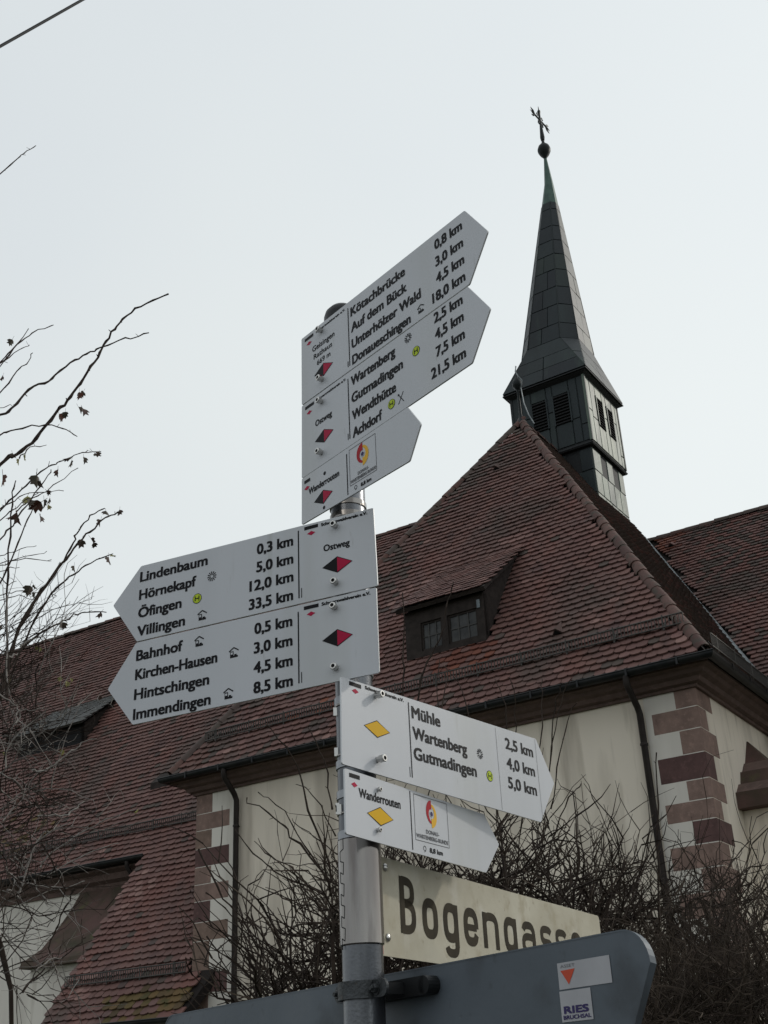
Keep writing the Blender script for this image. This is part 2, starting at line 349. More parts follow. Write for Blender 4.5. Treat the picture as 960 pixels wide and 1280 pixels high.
def addtile(mt, mi):
    stuff.add([mt @ Vector(v) for v in TVs], TFs, mi, random.random() * .98 + .01)

# front slope of the choir
es = (V((0, AY + e, RH - EH))).normalized(); LS = V((0, AY + e, RH - EH)).length
orgF = V((0, -e - .03, EH + .01)); ex = V((1, 0, 0))
halfw = (WT + 2 * e) / 2
def xrF(s): t = s / LS; return (XM + halfw * -(1 - t) + .13, XM + halfw * (1 - t) - .13)
DX0, DX1 = -5.17, -3.57       # dormer front between these x
DS0 = (8.60 - EH) / es.z - .05     # foot of dormer along the slope
DS1 = (10.9 - EH) / es.z
def exF(x, s):
    return DX0 - .02 < x < DX1 + .02 and DS0 < s < DS0 + .85
def bl(x, s, cx, cs, rx, rs): return ((x - cx) / rx) ** 2 + ((s - cs) / rs) ** 2 < 1 + random.uniform(-.3, .3)
def pkF(x, s):
    r = random.random()
    if bl(x, s, -3.95, 1.25, .62, .42) and r < .6: return 1
    if bl(x, s, -7.3, .9, 1.2, .3) and r < .3: return 1
    if bl(x, s, -5.6, 3.9, 1.0, .35) and r < .35: return 2
    if bl(x, s, -3.6, 4.9, .5, .2) and r < .8: return 2
    if x < XM - halfw * (1 - s / LS) + .8 and r < .4: return 4
    if s < .55: return 2 if r < .10 else (4 if r < .22 else 0)
    if bl(x, s, -6.7, 4.3, .5, 1.8) and r < .6: return 4
    return 2 if r < .012 else (4 if r < .03 else 0)
lay(orgF, ex, es, LS - .3, xrF, exF, pkF, single=True)
# right hand slope of the choir (seen at a glancing angle)
esR = V((XM - e, 0, RH - EH)).normalized(); LR = V((XM - e, 0, RH - EH)).length
orgR = V((e + .03, 0, EH + .01))
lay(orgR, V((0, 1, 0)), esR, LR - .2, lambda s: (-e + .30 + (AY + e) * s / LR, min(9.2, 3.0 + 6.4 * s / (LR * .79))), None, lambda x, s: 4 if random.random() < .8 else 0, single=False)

# hip and ridge tiles: tapered half round caps
def cap_mesh(L=.40, r0=.115, r1=.085, th=.018):
    m = MB(); n = 7; ang = [R(-8 + 196 * i / (n - 1)) for i in range(n)]
    for rr, y in ((r0, 0), (r1, L)):
        m.v += [(rr * math.cos(a), y, rr * math.sin(a) - .02) for a in ang]
    m.v += [((r0 - th) * math.cos(a), 0, (r0 - th) * math.sin(a) - .02) for a in ang]
    for i in range(n - 1):
        m.f.append((i, i + 1, n + i + 1, n + i)); m.m.append(0); m.t.append(0)
        m.f.append((i + 1, i, 2 * n + i, 2 * n + i + 1)); m.m.append(0); m.t.append(0)
    return m.mesh('hip_tile', M['hip'], True)
CM_ = cap_mesh()
def caps(p0, p1, name, parent, step=.34, up=V((0, 0, 1)), lift=.03, sc=1., m=None):
    d = (p1 - p0); L = d.length; d.normalize(); x = d.cross(up).normalized(); z = x.cross(d); s = 0
    while s < L - .1:
        mt = Matrix((x * sc, d * 1, z * sc)).transposed().to_4x4(); mt.translation = p0 + d * s + z * (lift + random.gauss(0, .004))
        mt = mt @ Matrix.Rotation(random.gauss(0, .03), 4, 'Z') @ Matrix.Rotation(.045 + random.gauss(0, .01), 4, 'X')
        o = link(name, CM_, parent, mtx=mt); piece_mats(o, m if (m and random.random() < .6) else None)
        s += step * random.uniform(.96, 1.04)
caps(A1 + V((-.05, .05, .06)), AP, 'hip_tile', roof)
caps(A0 + V((.05, .05, .06)), AP, 'hip_tile', roof, m=M['tile_dark'])
caps(AP + V((0, .35, 0)), V((XM, 7.0, RH)), 'ridge_tile', roof)
b = MB(); b.lathe([(.16, 15.52), (.13, 15.62), (.06, 15.72), (.035, 15.85), (.028, 16.5), (.05, 16.54), (.115, 16.62), (.125, 16.70), (.09, 16.80), (.03, 16.86), (.018, 16.98), (.002, 17.22)], Matrix.Translation((XM, AY, 0)), 14)
b.build('roof_finial', M['iron'], roof, True)
b = MB(); b.tube([(XM + .04, AY - .04, 17.16), (XM + .03, AY - .10, 16.98), (XM + .11, AY - .15, 16.80), (XM + .19, AY - .12, 16.66), (XM + .12, AY - .08, 16.50), (XM + .14, AY - .06, 16.1), (XM + .22, AY - .05, 15.75), (XM + .34, AY - .05, 15.45)], .014, 5); b.build('lightning_wire', M['flash'], roof)
# lightning conductor along the ridge side
# small tile vents
def vent(x, s, org, ex, es, par, w=.20, h=.12):
    nrm = ex.cross(es).normalized(); p = org + ex * x + es * s + nrm * .03; m = MB()
    m.add([p - ex * w / 2, p + ex * w / 2, p + nrm * h, p + es * .34], [(0, 1, 2), (1, 3, 2), (0, 2, 3)])
    q = p - es * .02
    m.build('vent_tile', M['tile'], par)
    k = MB(); k.add([q - ex * w * .38 + nrm * .012, q + ex * w * .38 + nrm * .012, q + nrm * h * .8], [(0, 1, 2)]); k.build('vent_opening', M['louvre'], par)
vent(-4.9, 8.2, orgF, ex, es, roof); vent(-2.18, 1.35, orgF, ex, es, roof)

# snow guard grids
def snowguard(p0, p1, es_, nrm, par, h=.20, name='snow_guard'):
    d = p1 - p0; L = d.length; d.normalize(); m = MB()
    up = V((0, 0, 1))
    for t in (0.04, h): m.tube([p0 + nrm * .05 + up * t, p1 + nrm * .05 + up * t], .013, 5)
    k = int(L / .055)
    for i in range(k + 1): q = p0 + d * (L * i / k) + nrm * .05; m.box((q.x - .006, q.y - .006, q.z + .03), (q.x + .006, q.y + .006, q.z + h))
    o = m.build(name, M['wire'], par)
    br = MB(); s = .25
    while s < L:
        q = p0 + d * s; br.tube([q + nrm * .055 + up * (h + .03), q + nrm * .05 + up * .0, q + nrm * .045 + es_ * .25], .012, 5); s += .8
    br.build('guard_bracket', M['wire'], o)
def pF(x, s): return orgF + ex * x + es * s
nF = ex.cross(es).normalized()
snowguard(pF(-9.35, .72), pF(.02, .72), es, nF, roof)
exR = V((0, 1, 0)); nR = exR.cross(esR).normalized()
snowguard(orgR + exR * .1 + esR * .22, orgR + exR * 3.2 + esR * .22, esR, nR, roof, h=.24)

# ---- dormer in the front slope: dark timber front, two lights, tiled catslide roof
dy = .50
def yF(z): return -e + (z - EH) * (AY + e) / (RH - EH)
b = MB()
zt, zb = 9.40, 8.52
b.box((DX0, dy, zb), (DX1, dy + .9, zb + .10)); 
for x0, x1 in ((DX0, DX0 + .32), (-4.42, -4.30), (DX1 - .14, DX1)): b.box((x0, dy, zb + .10), (x1, dy + .10, zt - .25))
b.box((DX0, dy, zt - .25), (DX1, dy + .10, zt)); 
dorm = b.build('dormer', M['wood'], church)
b = MB()
# cheeks: triangles between front and the roof slope, with thickness
for x0 in (DX0, DX1 - .05):
    ys, yb = yF(10.86), yF(zb)
    pts = [(dy + .02, zb), (dy + .02, zt), (ys, 10.78), (yF(9.8), 9.8)]
    vs = [(x0, y, z) for y, z in pts] + [(x0 + .05, y, z) for y, z in pts]
    b.add(vs, [(0, 1, 2, 3), (7, 6, 5, 4), (0, 4, 5, 1), (1, 5, 6, 2), (2, 6, 7, 3), (3, 7, 4, 0)])
b.build('dormer_cheek', M['wood'], dorm)
dt0 = V((0, dy - .16, zt + .03)); dtd = V((0, yF(10.88) - dy + .16, 10.88 - zt - .03)); LD = dtd.length; dtd.normalize()
b = MB(); q0 = V((DX0 - .10, dt0.y, dt0.z)); q1 = V((DX1 + .12, dt0.y, dt0.z)); q2 = q1 + dtd * (LD + .1) + V((-.10, 0, 0)); q3 = q0 + dtd * (LD + .1); nd = V((1, 0, 0)).cross(dtd).normalized()
vs = [q0, q1, q2, q3] + [p - nd * .07 for p in (q0, q1, q2, q3)]
b.add(vs, [(0, 1, 2, 3), (7, 6, 5, 4), (0, 4, 5, 1), (1, 5, 6, 2), (2, 6, 7, 3), (3, 7, 4, 0)]); b.build('dormer_roof', M['wood'], dorm)
lay(V((0, dt0.y - .03, dt0.z)), V((1, 0, 0)), dtd, LD + .05, lambda s: (DX0 - .06, DX1 + .08), None, lambda x, s: 2 if random.random() < .10 + (.5 if s > LD - .35 else 0) else 0, single=True, zs=.5)
for x0, x1 in ((DX0 + .32, -4.42), (-4.30, DX1 - .14)):
    b = MB(); fw = .035; z0, z1 = zb + .10, zt - .25
    for c0, c1 in (((x0, z0), (x1, z0 + fw)), ((x0, z1 - fw), (x1, z1)), ((x0, z0 + fw), (x0 + fw, z1 - fw)), ((x1 - fw, z0 + fw), (x1, z1 - fw))):
        b.box((c0[0], dy + .03, c0[1]), (c1[0], dy + .07, c1[1]))
    wf = b.build('dormer_window', M['wood'], dorm)
    b = MB()
    for i in (1, 2): x = x0 + (x1 - x0) * i / 3; b.box((x - .009, dy + .034, z0 + fw), (x + .009, dy + .06, z1 - fw))
    zm = (z0 + z1) / 2; b.box((x0 + fw, dy + .036, zm - .008), (x1 - fw, dy + .058, zm + .008)); 
    b.build('window_bar', M['muntin'], dorm)
    b = MB(); b.box((x0 + fw, dy + .05, z0 + fw), (x1 - fw, dy + .056, z1 - fw)); b.build('pane', M['glass'], dorm)
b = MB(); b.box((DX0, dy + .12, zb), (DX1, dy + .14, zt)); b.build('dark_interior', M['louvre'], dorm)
b = MB(); b.box((DX1 - .12, dy - .02, zt - .27), (DX1 - .06, dy - .002, zt - .12)); b.build('flashing_scrap', M['flash'], dorm)

# ---- nave to the left (turned 1.1 degrees)
def NP(u, v, h): return V((-(9.5 + u * .9998 + v * .0192), -.3 - .0192 * u + .9998 * v, h))
TP = 1.361; NV = 9.08; NH = 3.37 + NV * TP; UL = 24
uv = NP(1, 0, 0) - NP(0, 0, 0); vv = NP(0, 1, 0) - NP(0, 0, 0)
exN = -uv.normalized(); esN = (vv * 1 + V((0, 0, TP))).normalized(); kS = math.sqrt(1 + TP * TP)
VG = 3.1                     # verge of the low part
def quad_prism(name, pts, th, mt, par=church):
    a, b_, c = pts[0], pts[1], pts[2]; nn = (b_ - a).cross(c - a).normalized()
    if nn.z < 0: pts = list(pts)[::-1]; nn = -nn
    m = MB(); k = len(pts)
    m.add(list(pts) + [p - nn * th for p in pts], [tuple(range(k)), tuple(range(2 * k - 1, k - 1, -1))] + [((i + 1) % k, i, k + i, k + (i + 1) % k) for i in range(k)]); return m.build(name, mt, par)
hN = lambda v: 3.37 + TP * v
nroof = quad_prism('nave_roof', [NP(UL, NV, NH), NP(-4.5, NV, NH), NP(-.24, -.27, hN(-.27)), NP(VG, -.27, hN(-.27)), NP(VG, 2.2, hN(2.2)), NP(UL, 2.2, hN(2.2))][::-1][::-1], .16, M['under'])
quad_prism('nave_back_roof', [NP(-4.5, NV, NH), NP(-4.5, NV * 2 - 2.2, hN(2.2)), NP(UL, NV * 2 - 2.2, hN(2.2)), NP(UL, NV, NH)], .16, M['under'])
orgN = NP(0, -.30, hN(-.30) + .02)
def xrN(s):
    v = s / kS - .30; return (-(UL if v > 2.16 else VG - .0), 1.0 + .25 * s)
def exN_(x, s):
    v = s / kS - .30; u = -x
    # hidden inside the choir
    p = orgN + exN * x + esN * s
    if p.x > (-WT - .06 if p.y > -.03 else -WT + .26) and p.z < 6.9: return True
    if p.x > -WT - .05 + 0 and p.y > -.1 and p.z < RH and p.x > XM - halfw * max(0, (1 - (p.z - EH) / (RH - EH))): return True
    return 8.15 < u < 10.6 and 5.05 < v < 5.62
def pkN(x, s):
    r = random.random(); v = s / kS - .30; u = -x
    if bl(u, s, 2.7, 3.05, .5, .75) and r < .55 and u > 1.9: return 2
    if bl(u, s, .75, .25, 1.1, .33) and r < .8: return 3
    if u < .5 and 1.0 < s < 2.2 and r < .3: return 2
    if bl(u, s, 2.6, .85, .35, .4) and r < .5: return 2
    if bl(u, s, 8.3, 5.6, 1.6, .7) and r < .2: return 3
    if r < .05: return 4
    return 2 if r < .065 else 0
lay(orgN, exN, esN, (NV + .3) * kS - .1, xrN, exN_, pkN)
caps(NP(UL, NV, NH), NP(-4.0, NV, NH), 'ridge_tile', nroof, step=.36, m=M['tile_dark'])
b = MB()
for (u0, u1, v0, zt_) in ((VG - .35, UL, 2.6, 6.95),):
    p = [NP(u0, v0, 0), NP(u1, v0, 0), NP(u1, v0 + 11.5, 0), NP(u0, v0 + 11.5, 0)]
    b.add([V((q.x, q.y, 0)) for q in p] + [V((q.x, q.y, zt_)) for q in p], [(0, 1, 2, 3), (7, 6, 5, 4), (1, 0, 4, 5), (2, 1, 5, 6), (3, 2, 6, 7), (0, 3, 7, 4)])
nw = b.build('nave_wall', M['limewash'], church)
b = MB(); p = [NP(-.0, .03, 0), NP(VG - .2, .03, 0), NP(VG - .2, 2.7, 0), NP(0, 2.7, 0)]; zz = [3.1, 3.1, 6.5, 6.5]
b.add([V((q.x, q.y, 0)) for q in p] + [V((q.x, q.y, z_)) for q, z_ in zip(p, zz)], [(0, 1, 2, 3), (7, 6, 5, 4), (1, 0, 4, 5), (2, 1, 5, 6), (3, 2, 6, 7), (0, 3, 7, 4)]); b.build('aisle_wall', M['plaster'], church)
def xy(p): return (p.x, p.y)
run([xy(NP(UL, 2.6, 0)), xy(NP(VG - .3, 2.6, 0))], [(-.02, 5.93), (.04, 5.93), (.06, 6.02), (.16, 6.08), (.18, 6.2), (.30, 6.26), (.30, 6.34), (-.02, 6.34)], 'nave_cornice', M['cornice'], church)
g2 = [(o - .44 + .42, z - 7.10 + 6.40) for o, z in gut]
ng = run([xy(NP(UL, 2.6, 0)), xy(NP(VG - .05, 2.6, 0))], g2, 'nave_gutter', M['gutter'], church)
run([xy(NP(VG, .05, 0)), xy(NP(-.35, .05, 0))], [(o - .44 + .40, z - 7.10 + 3.01) for o, z in gut], 'aisle_gutter', M['gutter'], church)
run([xy(NP(VG - .2, .05, 0)), xy(NP(-.05, .05, 0))], [(-.02, 2.6), (.06, 2.6), (.22, 2.8), (.22, 2.93), (-.02, 2.93)], 'aisle_cornice', M['cornice'], church)
b = MB(); q = NP(3.55, 2.6, 0)
b.tube([NP(3.55, 2.18, 6.32), NP(3.55, 2.18, 6.22), NP(3.5, 2.35, 6.0), NP(3.45, 2.5, 5.86), NP(3.45, 2.5, 0)], .05, 10); b.build('downpipe', M['pipe'], church, True)
nN = exN.cross(esN).normalized()
snowguard(NP(UL - .5, 2.62, hN(2.62) + .02), NP(.15, 2.62, hN(2.62) + .02), esN, nN, nroof)
snowguard(NP(VG - .1, .22, hN(.22) + .02), NP(.1, .22, hN(.22) + .02), esN, nN, nroof)
b = MB(); a_ = NP(VG + .02, -.27, hN(-.27) + .03); c_ = NP(VG + .02, 2.2, hN(2.2) + .03)
b.add([a_, c_, c_ - V((0, 0, .16)), a_ - V((0, 0, .16)), a_ + exN * .04, c_ + exN * .04, c_ - V((0, 0, .16)) + exN * .04, a_ - V((0, 0, .16)) + exN * .04], [(0, 1, 2, 3), (7, 6, 5, 4), (0, 4, 5, 1), (3, 2, 6, 7), (0, 3, 7, 4), (1, 5, 6, 2)]); b.build('verge_board', M['cornice'], nroof)
# shed dormer high on the nave roof
u0, u1 = 8.2, 10.6; v0 = 5.05; hb = hN(v0)
b = MB(); p = [NP(u1, v0, hb), NP(u0, v0, hb), NP(u0, v0, hb + .62), NP(u1, v0, hb + .62)]
b.add(p + [q_ + vv * .06 for q_ in p], [(0, 1, 2, 3), (7, 6, 5, 4), (0, 4, 5, 1), (1, 5, 6, 2), (2, 6, 7, 3), (3, 7, 4, 0)]); nd_ = b.build('shed_dormer', M['louvre'], church)
b = MB()
for u in (u0, u1 - .06):
    pts = [NP(u, v0, hb), NP(u, v0, hb + .6), NP(u, v0 + 1.05, hN(v0 + 1.05))]; pt2 = [NP(u + .06, v0, hb), NP(u + .06, v0, hb + .6), NP(u + .06, v0 + 1.05, hN(v0 + 1.05))]
    b.add(pts + pt2, [(0, 1, 2), (5, 4, 3), (0, 3, 4, 1), (1, 4, 5, 2), (2, 5, 3, 0)])
b.build('dormer_cheek', M['wood'], nd_)
t0 = NP(0, v0 - .2, hb + .60); tdv = (NP(0, v0 + 1.25, hN(v0 + 1.25) + .02) - t0); LT = tdv.length; tdv.normalize(); nt_ = exN.cross(tdv).normalized()
b = MB(); k0 = [t0 - exN * (u1 + .12), t0 - exN * (u0 - .12), t0 - exN * (u0 - .02) + tdv * LT, t0 - exN * (u1 + .02) + tdv * LT]
b.add(k0 + [q_ - nt_ * .06 for q_ in k0], [(0, 1, 2, 3), (7, 6, 5, 4), (0, 4, 5, 1), (1, 5, 6, 2), (2, 6, 7, 3), (3, 7, 4, 0)]); b.build('dormer_roof', M['slate'], nd_)
slates = MB()
TMs = stuff; stuff = slates
lay(t0 - tdv * .03, exN, tdv, LT, lambda s: (-(u1 + .1), -(u0 - .1)), None, lambda x, s: 0, gauge=.12, jit=.7, zs=.4)
slates = stuff; stuff = TMs
o = slates.build('slate', M['slate'], nd_, kind='stuff')
# tiny dark hatch further right on the nave roof
b = MB(); hu, hv_ = 3.85, 3.42; p = [NP(hu + .32, hv_, hN(hv_)), NP(hu - .32, hv_, hN(hv_)), NP(hu - .32, hv_, hN(hv_) + .26), NP(hu + .32, hv_, hN(hv_) + .26), NP(hu - .36, hv_ + .42, hN(hv_ + .42) + .03), NP(hu + .36, hv_ + .42, hN(hv_ + .42) + .03)]
b.add(p, [(0, 1, 2, 3), (3, 2, 4, 5), (1, 4, 2), (0, 3, 5)]); b.build('roof_hatch', M['wood'], church)

# ---- right wing roof behind (tiled slope facing the front)
V1 = V((.30, 3.1, 7.09)); SL = 6.7 / 6.3; RY = 9.06; RZ = 7.09 + (RY - 3.1) * SL
wroof = quad_prism('wing_roof', [V((-.1, 3.1, 7.09)), V((13, 3.1, 7.09)), V((13, RY, RZ)), V((-3.9, RY, RZ))], .15, M['under'])
quad_prism('wing_back_roof', [V((-3.9, RY, RZ)), V((13, RY, RZ)), V((13, 2 * RY - 3.1, 7.09)), V((-3.9, 2 * RY - 3.1, 7.09))], .15, M['under'])
b = MB(); b.box((.36, 3.5, 0), (12.8, 14.4, 7.0)); ww = b.build('wing_wall', M['plaster'], church)
esW = V((0, 1, SL)).normalized(); kW = math.sqrt(1 + SL * SL)
def xrW(s): v = s / kW; return (.42 - 3.75 * v / 5.96, 7.5)
def pkW(x, s):
    r = random.random(); v = s / kW
    if v > 5.15 and x < -2.45 and r < .6: return 1
    if s > LW - .9 and r < .6: return 4
    if bl(x, s, -1.0, 6.3, .8, 1.8) and r < .55: return 4
    return 4 if r < .05 else (2 if r < .06 else 0)
LW = (RY - 3.1) * kW
lay(V((0, 3.1, 7.11)), V((1, 0, 0)), esW, LW - .08, xrW, None, pkW)
caps(V((-3.55, RY, RZ)), V((9, RY, RZ)), 'ridge_tile', wroof, step=.36, m=M['tile_dark'])
vent(-2.69 + .0, (8.72 - 3.1) * kW - .3, V((0, 3.1, 7.11)), V((1, 0, 0)), esW, wroof, .26, .14)
# lead lined valley between the choir roof and the wing roof
k0 = V((.36, 3.12, 7.16)); k1 = V((-3.60, 9.12, 13.62)); d = (k1 - k0).normalized()
nv = (nR + V((1, 0, 0)).cross(esW).normalized()).normalized(); sd_ = d.cross(nv).normalized(); b = MB()
vs = []
for p in (k0, k1): vs += [p - sd_ * .10 + nv * .07, p + nv * .10, p + sd_ * .07 + nv * .08, p + sd_ * .07 - nv * .03, p - sd_ * .10 - nv * .03]
b.add(vs, [(0, 5, 6, 1), (1, 6, 7, 2), (2, 7, 8, 3), (4, 9, 5, 0), (0, 1, 2, 3, 4), (9, 8, 7, 6, 5)]); b.build('valley_flashing', M['flash'], church)

# ---- stepped sandstone cap and plastered shaft of the buttress on the right wall
b = MB(); b.box((.0, 1.28, 0), (.72, 3.0, 5.25)); bt = b.build('buttress', M['plaster'], church)
def frustum(y0, y1, x1, z0, z1, ty0, ty1, tx1, mt, name='cap_stone'):
    m = MB(); m.add([(-.01, y0, z0), (x1, y0, z0), (x1, y1, z0), (-.01, y1, z0), (-.01, ty0, z1), (tx1, ty0, z1), (tx1, ty1, z1), (-.01, ty1, z1)], [(0, 3, 2, 1), (4, 5, 6, 7), (0, 1, 5, 4), (1, 2, 6, 5), (2, 3, 7, 6), (3, 0, 4, 7)]); m.build(name, mt, bt)
frustum(1.06, 3.20, 1.00, 5.20, 5.44, 1.08, 3.18, .98, M['butt'])
frustum(1.12, 3.12, .92, 5.445, 5.60, 1.30, 3.0, .78, M['cornice'])
frustum(1.40, 2.92, .70, 5.605, 5.82, 1.50, 2.82, .60, M['butt'])
frustum(1.58, 2.74, .52, 5.825, 6.00, 1.76, 2.62, .40, M['cornice'])
frustum(1.82, 2.60, .34, 6.005, 6.42, 2.12, 2.16, .02, M['butt'])

# ---- buttress with a long curved sandstone weathering on the nave wall
bl_ = MB(); prof = [(2.62, 6.02), (2.35, 5.6), (2.0, 5.15), (1.6, 4.72), (1.1, 4.42), (1.04, 4.30), (2.62, 4.30)]
L0, L1 = 3.55, 5.25
sh = [NP(L1, v_, z_) for v_, z_ in prof] + [NP(L0, v_, z_) for v_, z_ in prof]; k = len(prof)
bl_.add(sh, [tuple(range(k)), tuple(range(2 * k - 1, k - 1, -1))] + [((i + 1) % k, i, k + i, k + (i + 1) % k) for i in range(k)])
nbt = bl_.build('buttress_slope', M['butt'], church)
b = MB(); p = [NP(L1 - .12, 1.25, 0), NP(L0 + .1, 1.25, 0), NP(L0 + .1, 2.7, 0), NP(L1 - .12, 2.7, 0)]
b.add([V((q.x, q.y, 0)) for q in p] + [V((q.x, q.y, 4.31)) for q in p], [(3, 2, 1, 0), (4, 5, 6, 7), (0, 1, 5, 4), (1, 2, 6, 5), (2, 3, 7, 6), (3, 0, 4, 7)]); b.build('buttress', M['limewash'], church)

# ---- steeple
SX, SY = -4.77, 8.20
def sq(r, z, cx=SX, cy=SY): return [V((cx - r, cy - r, z)), V((cx + r, cy - r, z)), V((cx + r, cy + r, z)), V((cx - r, cy + r, z))]
b = MB()
def loft(m, rings, mi=0):
    k = len(rings[0]); base = len(m.v)
    for r_ in rings: m.v += [tuple(p) for p in r_]
    for i in range(len(rings) - 1):
        for j in range(k): m.f.append((base + i * k + j, base + i * k + (j + 1) % k, base + (i + 1) * k + (j + 1) % k, base + (i + 1) * k + j)); m.m.append(mi); m.t.append(0)
    m.f.append(tuple(base + j for j in range(k - 1, -1, -1))); m.m.append(mi); m.t.append(0)
    q = base + (len(rings) - 1) * k; m.f.append(tuple(q + j for j in range(k))); m.m.append(mi); m.t.append(0)
loft(b, [sq(.93, 12.5), sq(.93, 15.50), sq(1.02, 15.49), sq(1.045, 15.53), sq(1.00, 15.60), sq(1.00, 17.45), sq(1.10, 17.52), sq(1.12, 17.58)])
steeple = b.build('steeple', M['steep_core'], church)
# faces carry metal sheets; each face frame: x across, z up, y into the tower
pm_cache = {}
def sheet(T, x0, x1, z0, z1, mt, par=steeple, name='metal_sheet', th=.02, single=True):
    m = MB(); g_ = .006; bv = .012
    a0, a1, c0, c1 = x0 + g_, x1 - g_, z0 + g_, z1 - g_
    tw = random.uniform(-.004, .004)
    m.add([(a0, 0, c0), (a1, 0, c0), (a1, 0, c1), (a0, 0, c1), (a0 + bv, -th + tw, c0 + bv), (a1 - bv, -th - tw, c0 + bv), (a1 - bv, -th + tw, c1 - bv), (a0 + bv, -th - tw, c1 - bv)], [(4, 5, 6, 7), (0, 1, 5, 4), (1, 2, 6, 5), (2, 3, 7, 6), (3, 0, 4, 7)])
    me = m.mesh(name, mt); return link(name, me, par, mtx=T)
def face(k, r, z): # k=0 front(-y), 1 right(+x), 2 back, 3 left
    a = k * math.pi / 2
    return Matrix.Translation((SX, SY, 0)) @ Matrix.Rotation(a, 4, 'Z') @ Matrix.Translation((0, -r, 0))
for kf in range(4):
    T = face(kf, 1.0, 0); PNL = M['panel'] if kf == 1 else M['panel_dark']     # sunlit right face painted paler green, other faces painted dark as in shade
    lv = [(-.46, -.04), (.13, .58)] if kf == 0 else [(-.42, -.03), (.22, .58)]
    cols = [-1.0, -.73, lv[0][0], lv[0][1], lv[1][0], lv[1][1], .80, 1.0]
    for i in range(len(cols) - 1):
        x0, x1 = cols[i], cols[i + 1]
        islv = i in (2, 4)
        if islv:
            zs = [15.62, 15.62 + .66, 17.12, 17.46]
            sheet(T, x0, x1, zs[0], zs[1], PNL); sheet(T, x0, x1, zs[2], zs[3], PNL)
            m = MB(); z = zs[1] + .02
            while z < zs[2] - .04:
                m.add([(x0 + .02, .0, z + .065), (x1 - .02, .0, z + .065), (x1 - .02, -.05, z), (x0 + .02, -.05, z), (x0 + .02, .0, z + .05), (x1 - .02, .0, z + .05), (x1 - .02, -.05, z - .014), (x0 + .02, -.05, z - .014)], [(3, 2, 1, 0), (4, 5, 6, 7), (3, 7, 6, 2), (0, 4, 7, 3), (2, 6, 5, 1)]); z += .085
            link('louvre', m.mesh('louvre', M['louvre']), steeple, mtx=T)
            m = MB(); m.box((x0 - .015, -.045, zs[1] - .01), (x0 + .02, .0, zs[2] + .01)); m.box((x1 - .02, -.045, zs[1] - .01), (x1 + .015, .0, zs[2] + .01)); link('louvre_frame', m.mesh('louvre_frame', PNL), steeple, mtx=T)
        else:
            zc = 16.2 + random.uniform(-.25, .35) + (.3 if i % 2 else 0)
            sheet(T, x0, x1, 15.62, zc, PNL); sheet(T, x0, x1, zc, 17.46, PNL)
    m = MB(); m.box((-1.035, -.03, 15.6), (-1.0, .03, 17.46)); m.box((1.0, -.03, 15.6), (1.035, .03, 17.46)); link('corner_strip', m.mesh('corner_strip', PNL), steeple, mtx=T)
    # lower shaft
    T = face(kf, .93, 0); xs = [-.93, -.55, -.20, .16, .52, .93]; z = 13.0; row = 0
    while z < 15.40:
        z2 = min(z + .62, 15.46); xx = [x + (.09 if row % 2 and 0 < q < 5 else 0) for q, x in enumerate(xs)]
        for i in range(5):
            if z > 14.85 and i in (1, 3) and kf < 2: continue
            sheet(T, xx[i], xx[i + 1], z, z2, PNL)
        z = z2; row += 1
# spire: square skirt brought to an octagon, then a tall eight sided needle leaning a little
b = MB(); TX, TY = -4.36, 8.20
ZE, ZO, ZT = 17.60, 18.90, 24.64
def octr(ap, hs, z, cx, cy):
    return [V((cx + x, cy + y, z)) for x, y in ((-hs, -ap), (hs, -ap), (ap, -hs), (ap, hs), (hs, ap), (-hs, ap), (-ap, hs), (-ap, -hs))]
eave = sq(1.14, ZE); mid = octr(.80, .46, ZO, SX, SY); 
def lerp(a, c, t): return a + (c - a) * t
SP = M['spire']
spire = None
core = MB()
core.add([*sq(1.12, ZE - .03), *octr(.78, .45, ZO, SX, SY)], [(3, 2, 1, 0), (0, 1, 5, 4), (1, 6, 5), (1, 2, 7, 6), (2, 8, 7), (2, 3, 9, 8), (3, 10, 9), (3, 0, 11, 10), (0, 4, 11)])
loft(core, [octr(.78, .45, ZO, SX, SY), octr(.09, .037, ZT, TX, TY), octr(.05, .02, ZT + .2, TX, TY)])
core.box((SX - 1.16, SY - 1.16, ZE - .06), (SX + 1.16, SY + 1.16, ZE - .032))
spire = core.build('spire', M['steep_core'], church)
def quadsheet(p, mt=SP, th=.018):
    """sheet from 3 or 4 corners, lifted off the core with raised seams"""
    c = sum(p, V()) / len(p); nn = (p[1] - p[0]).cross(p[2] - p[0]).normalized()
    if nn.dot(c - V((SX, SY, c.z - .3))) < 0: nn = -nn; p = p[::-1]
    m = MB(); k = len(p); ins = [q + (c - q).normalized() * .016 + nn * (th + random.uniform(0, .008)) for q in p]
    m.add(list(p) + ins, [tuple(range(k, 2 * k))] + [(i, (i + 1) % k, k + (i + 1) % k, k + i) for i in range(k)])
    link('metal_sheet', m.mesh('metal_sheet', mt), spire)
for q in range(4):
    a_, c_ = eave[q], eave[(q + 1) % 4]; m0, m1 = mid[2 * q], mid[2 * q + 1]
    rows = [0, .30, .62, 1.0]
    for i in range(3):
        l0, l1 = lerp(a_, m0, rows[i]), lerp(a_, m0, rows[i + 1]); r0, r1 = lerp(c_, m1, rows[i]), lerp(c_, m1, rows[i + 1])
        nc = 2 if i < 2 else 1
        for j in range(nc):
            t0_, t1_ = j / nc, (j + 1) / nc
            quadsheet([lerp(l0, r0, t0_), lerp(l0, r0, t1_), lerp(l1, r1, t1_), lerp(l1, r1, t0_)])
    # broach triangle at corner (q+1)
    n0, n1 = mid[2 * q + 1], mid[(2 * q + 2) % 8]; t_ = .5
    quadsheet([c_, lerp(c_, n1, t_), lerp(c_, n0, t_)]); quadsheet([lerp(c_, n0, t_), lerp(c_, n1, t_), n1, n0])
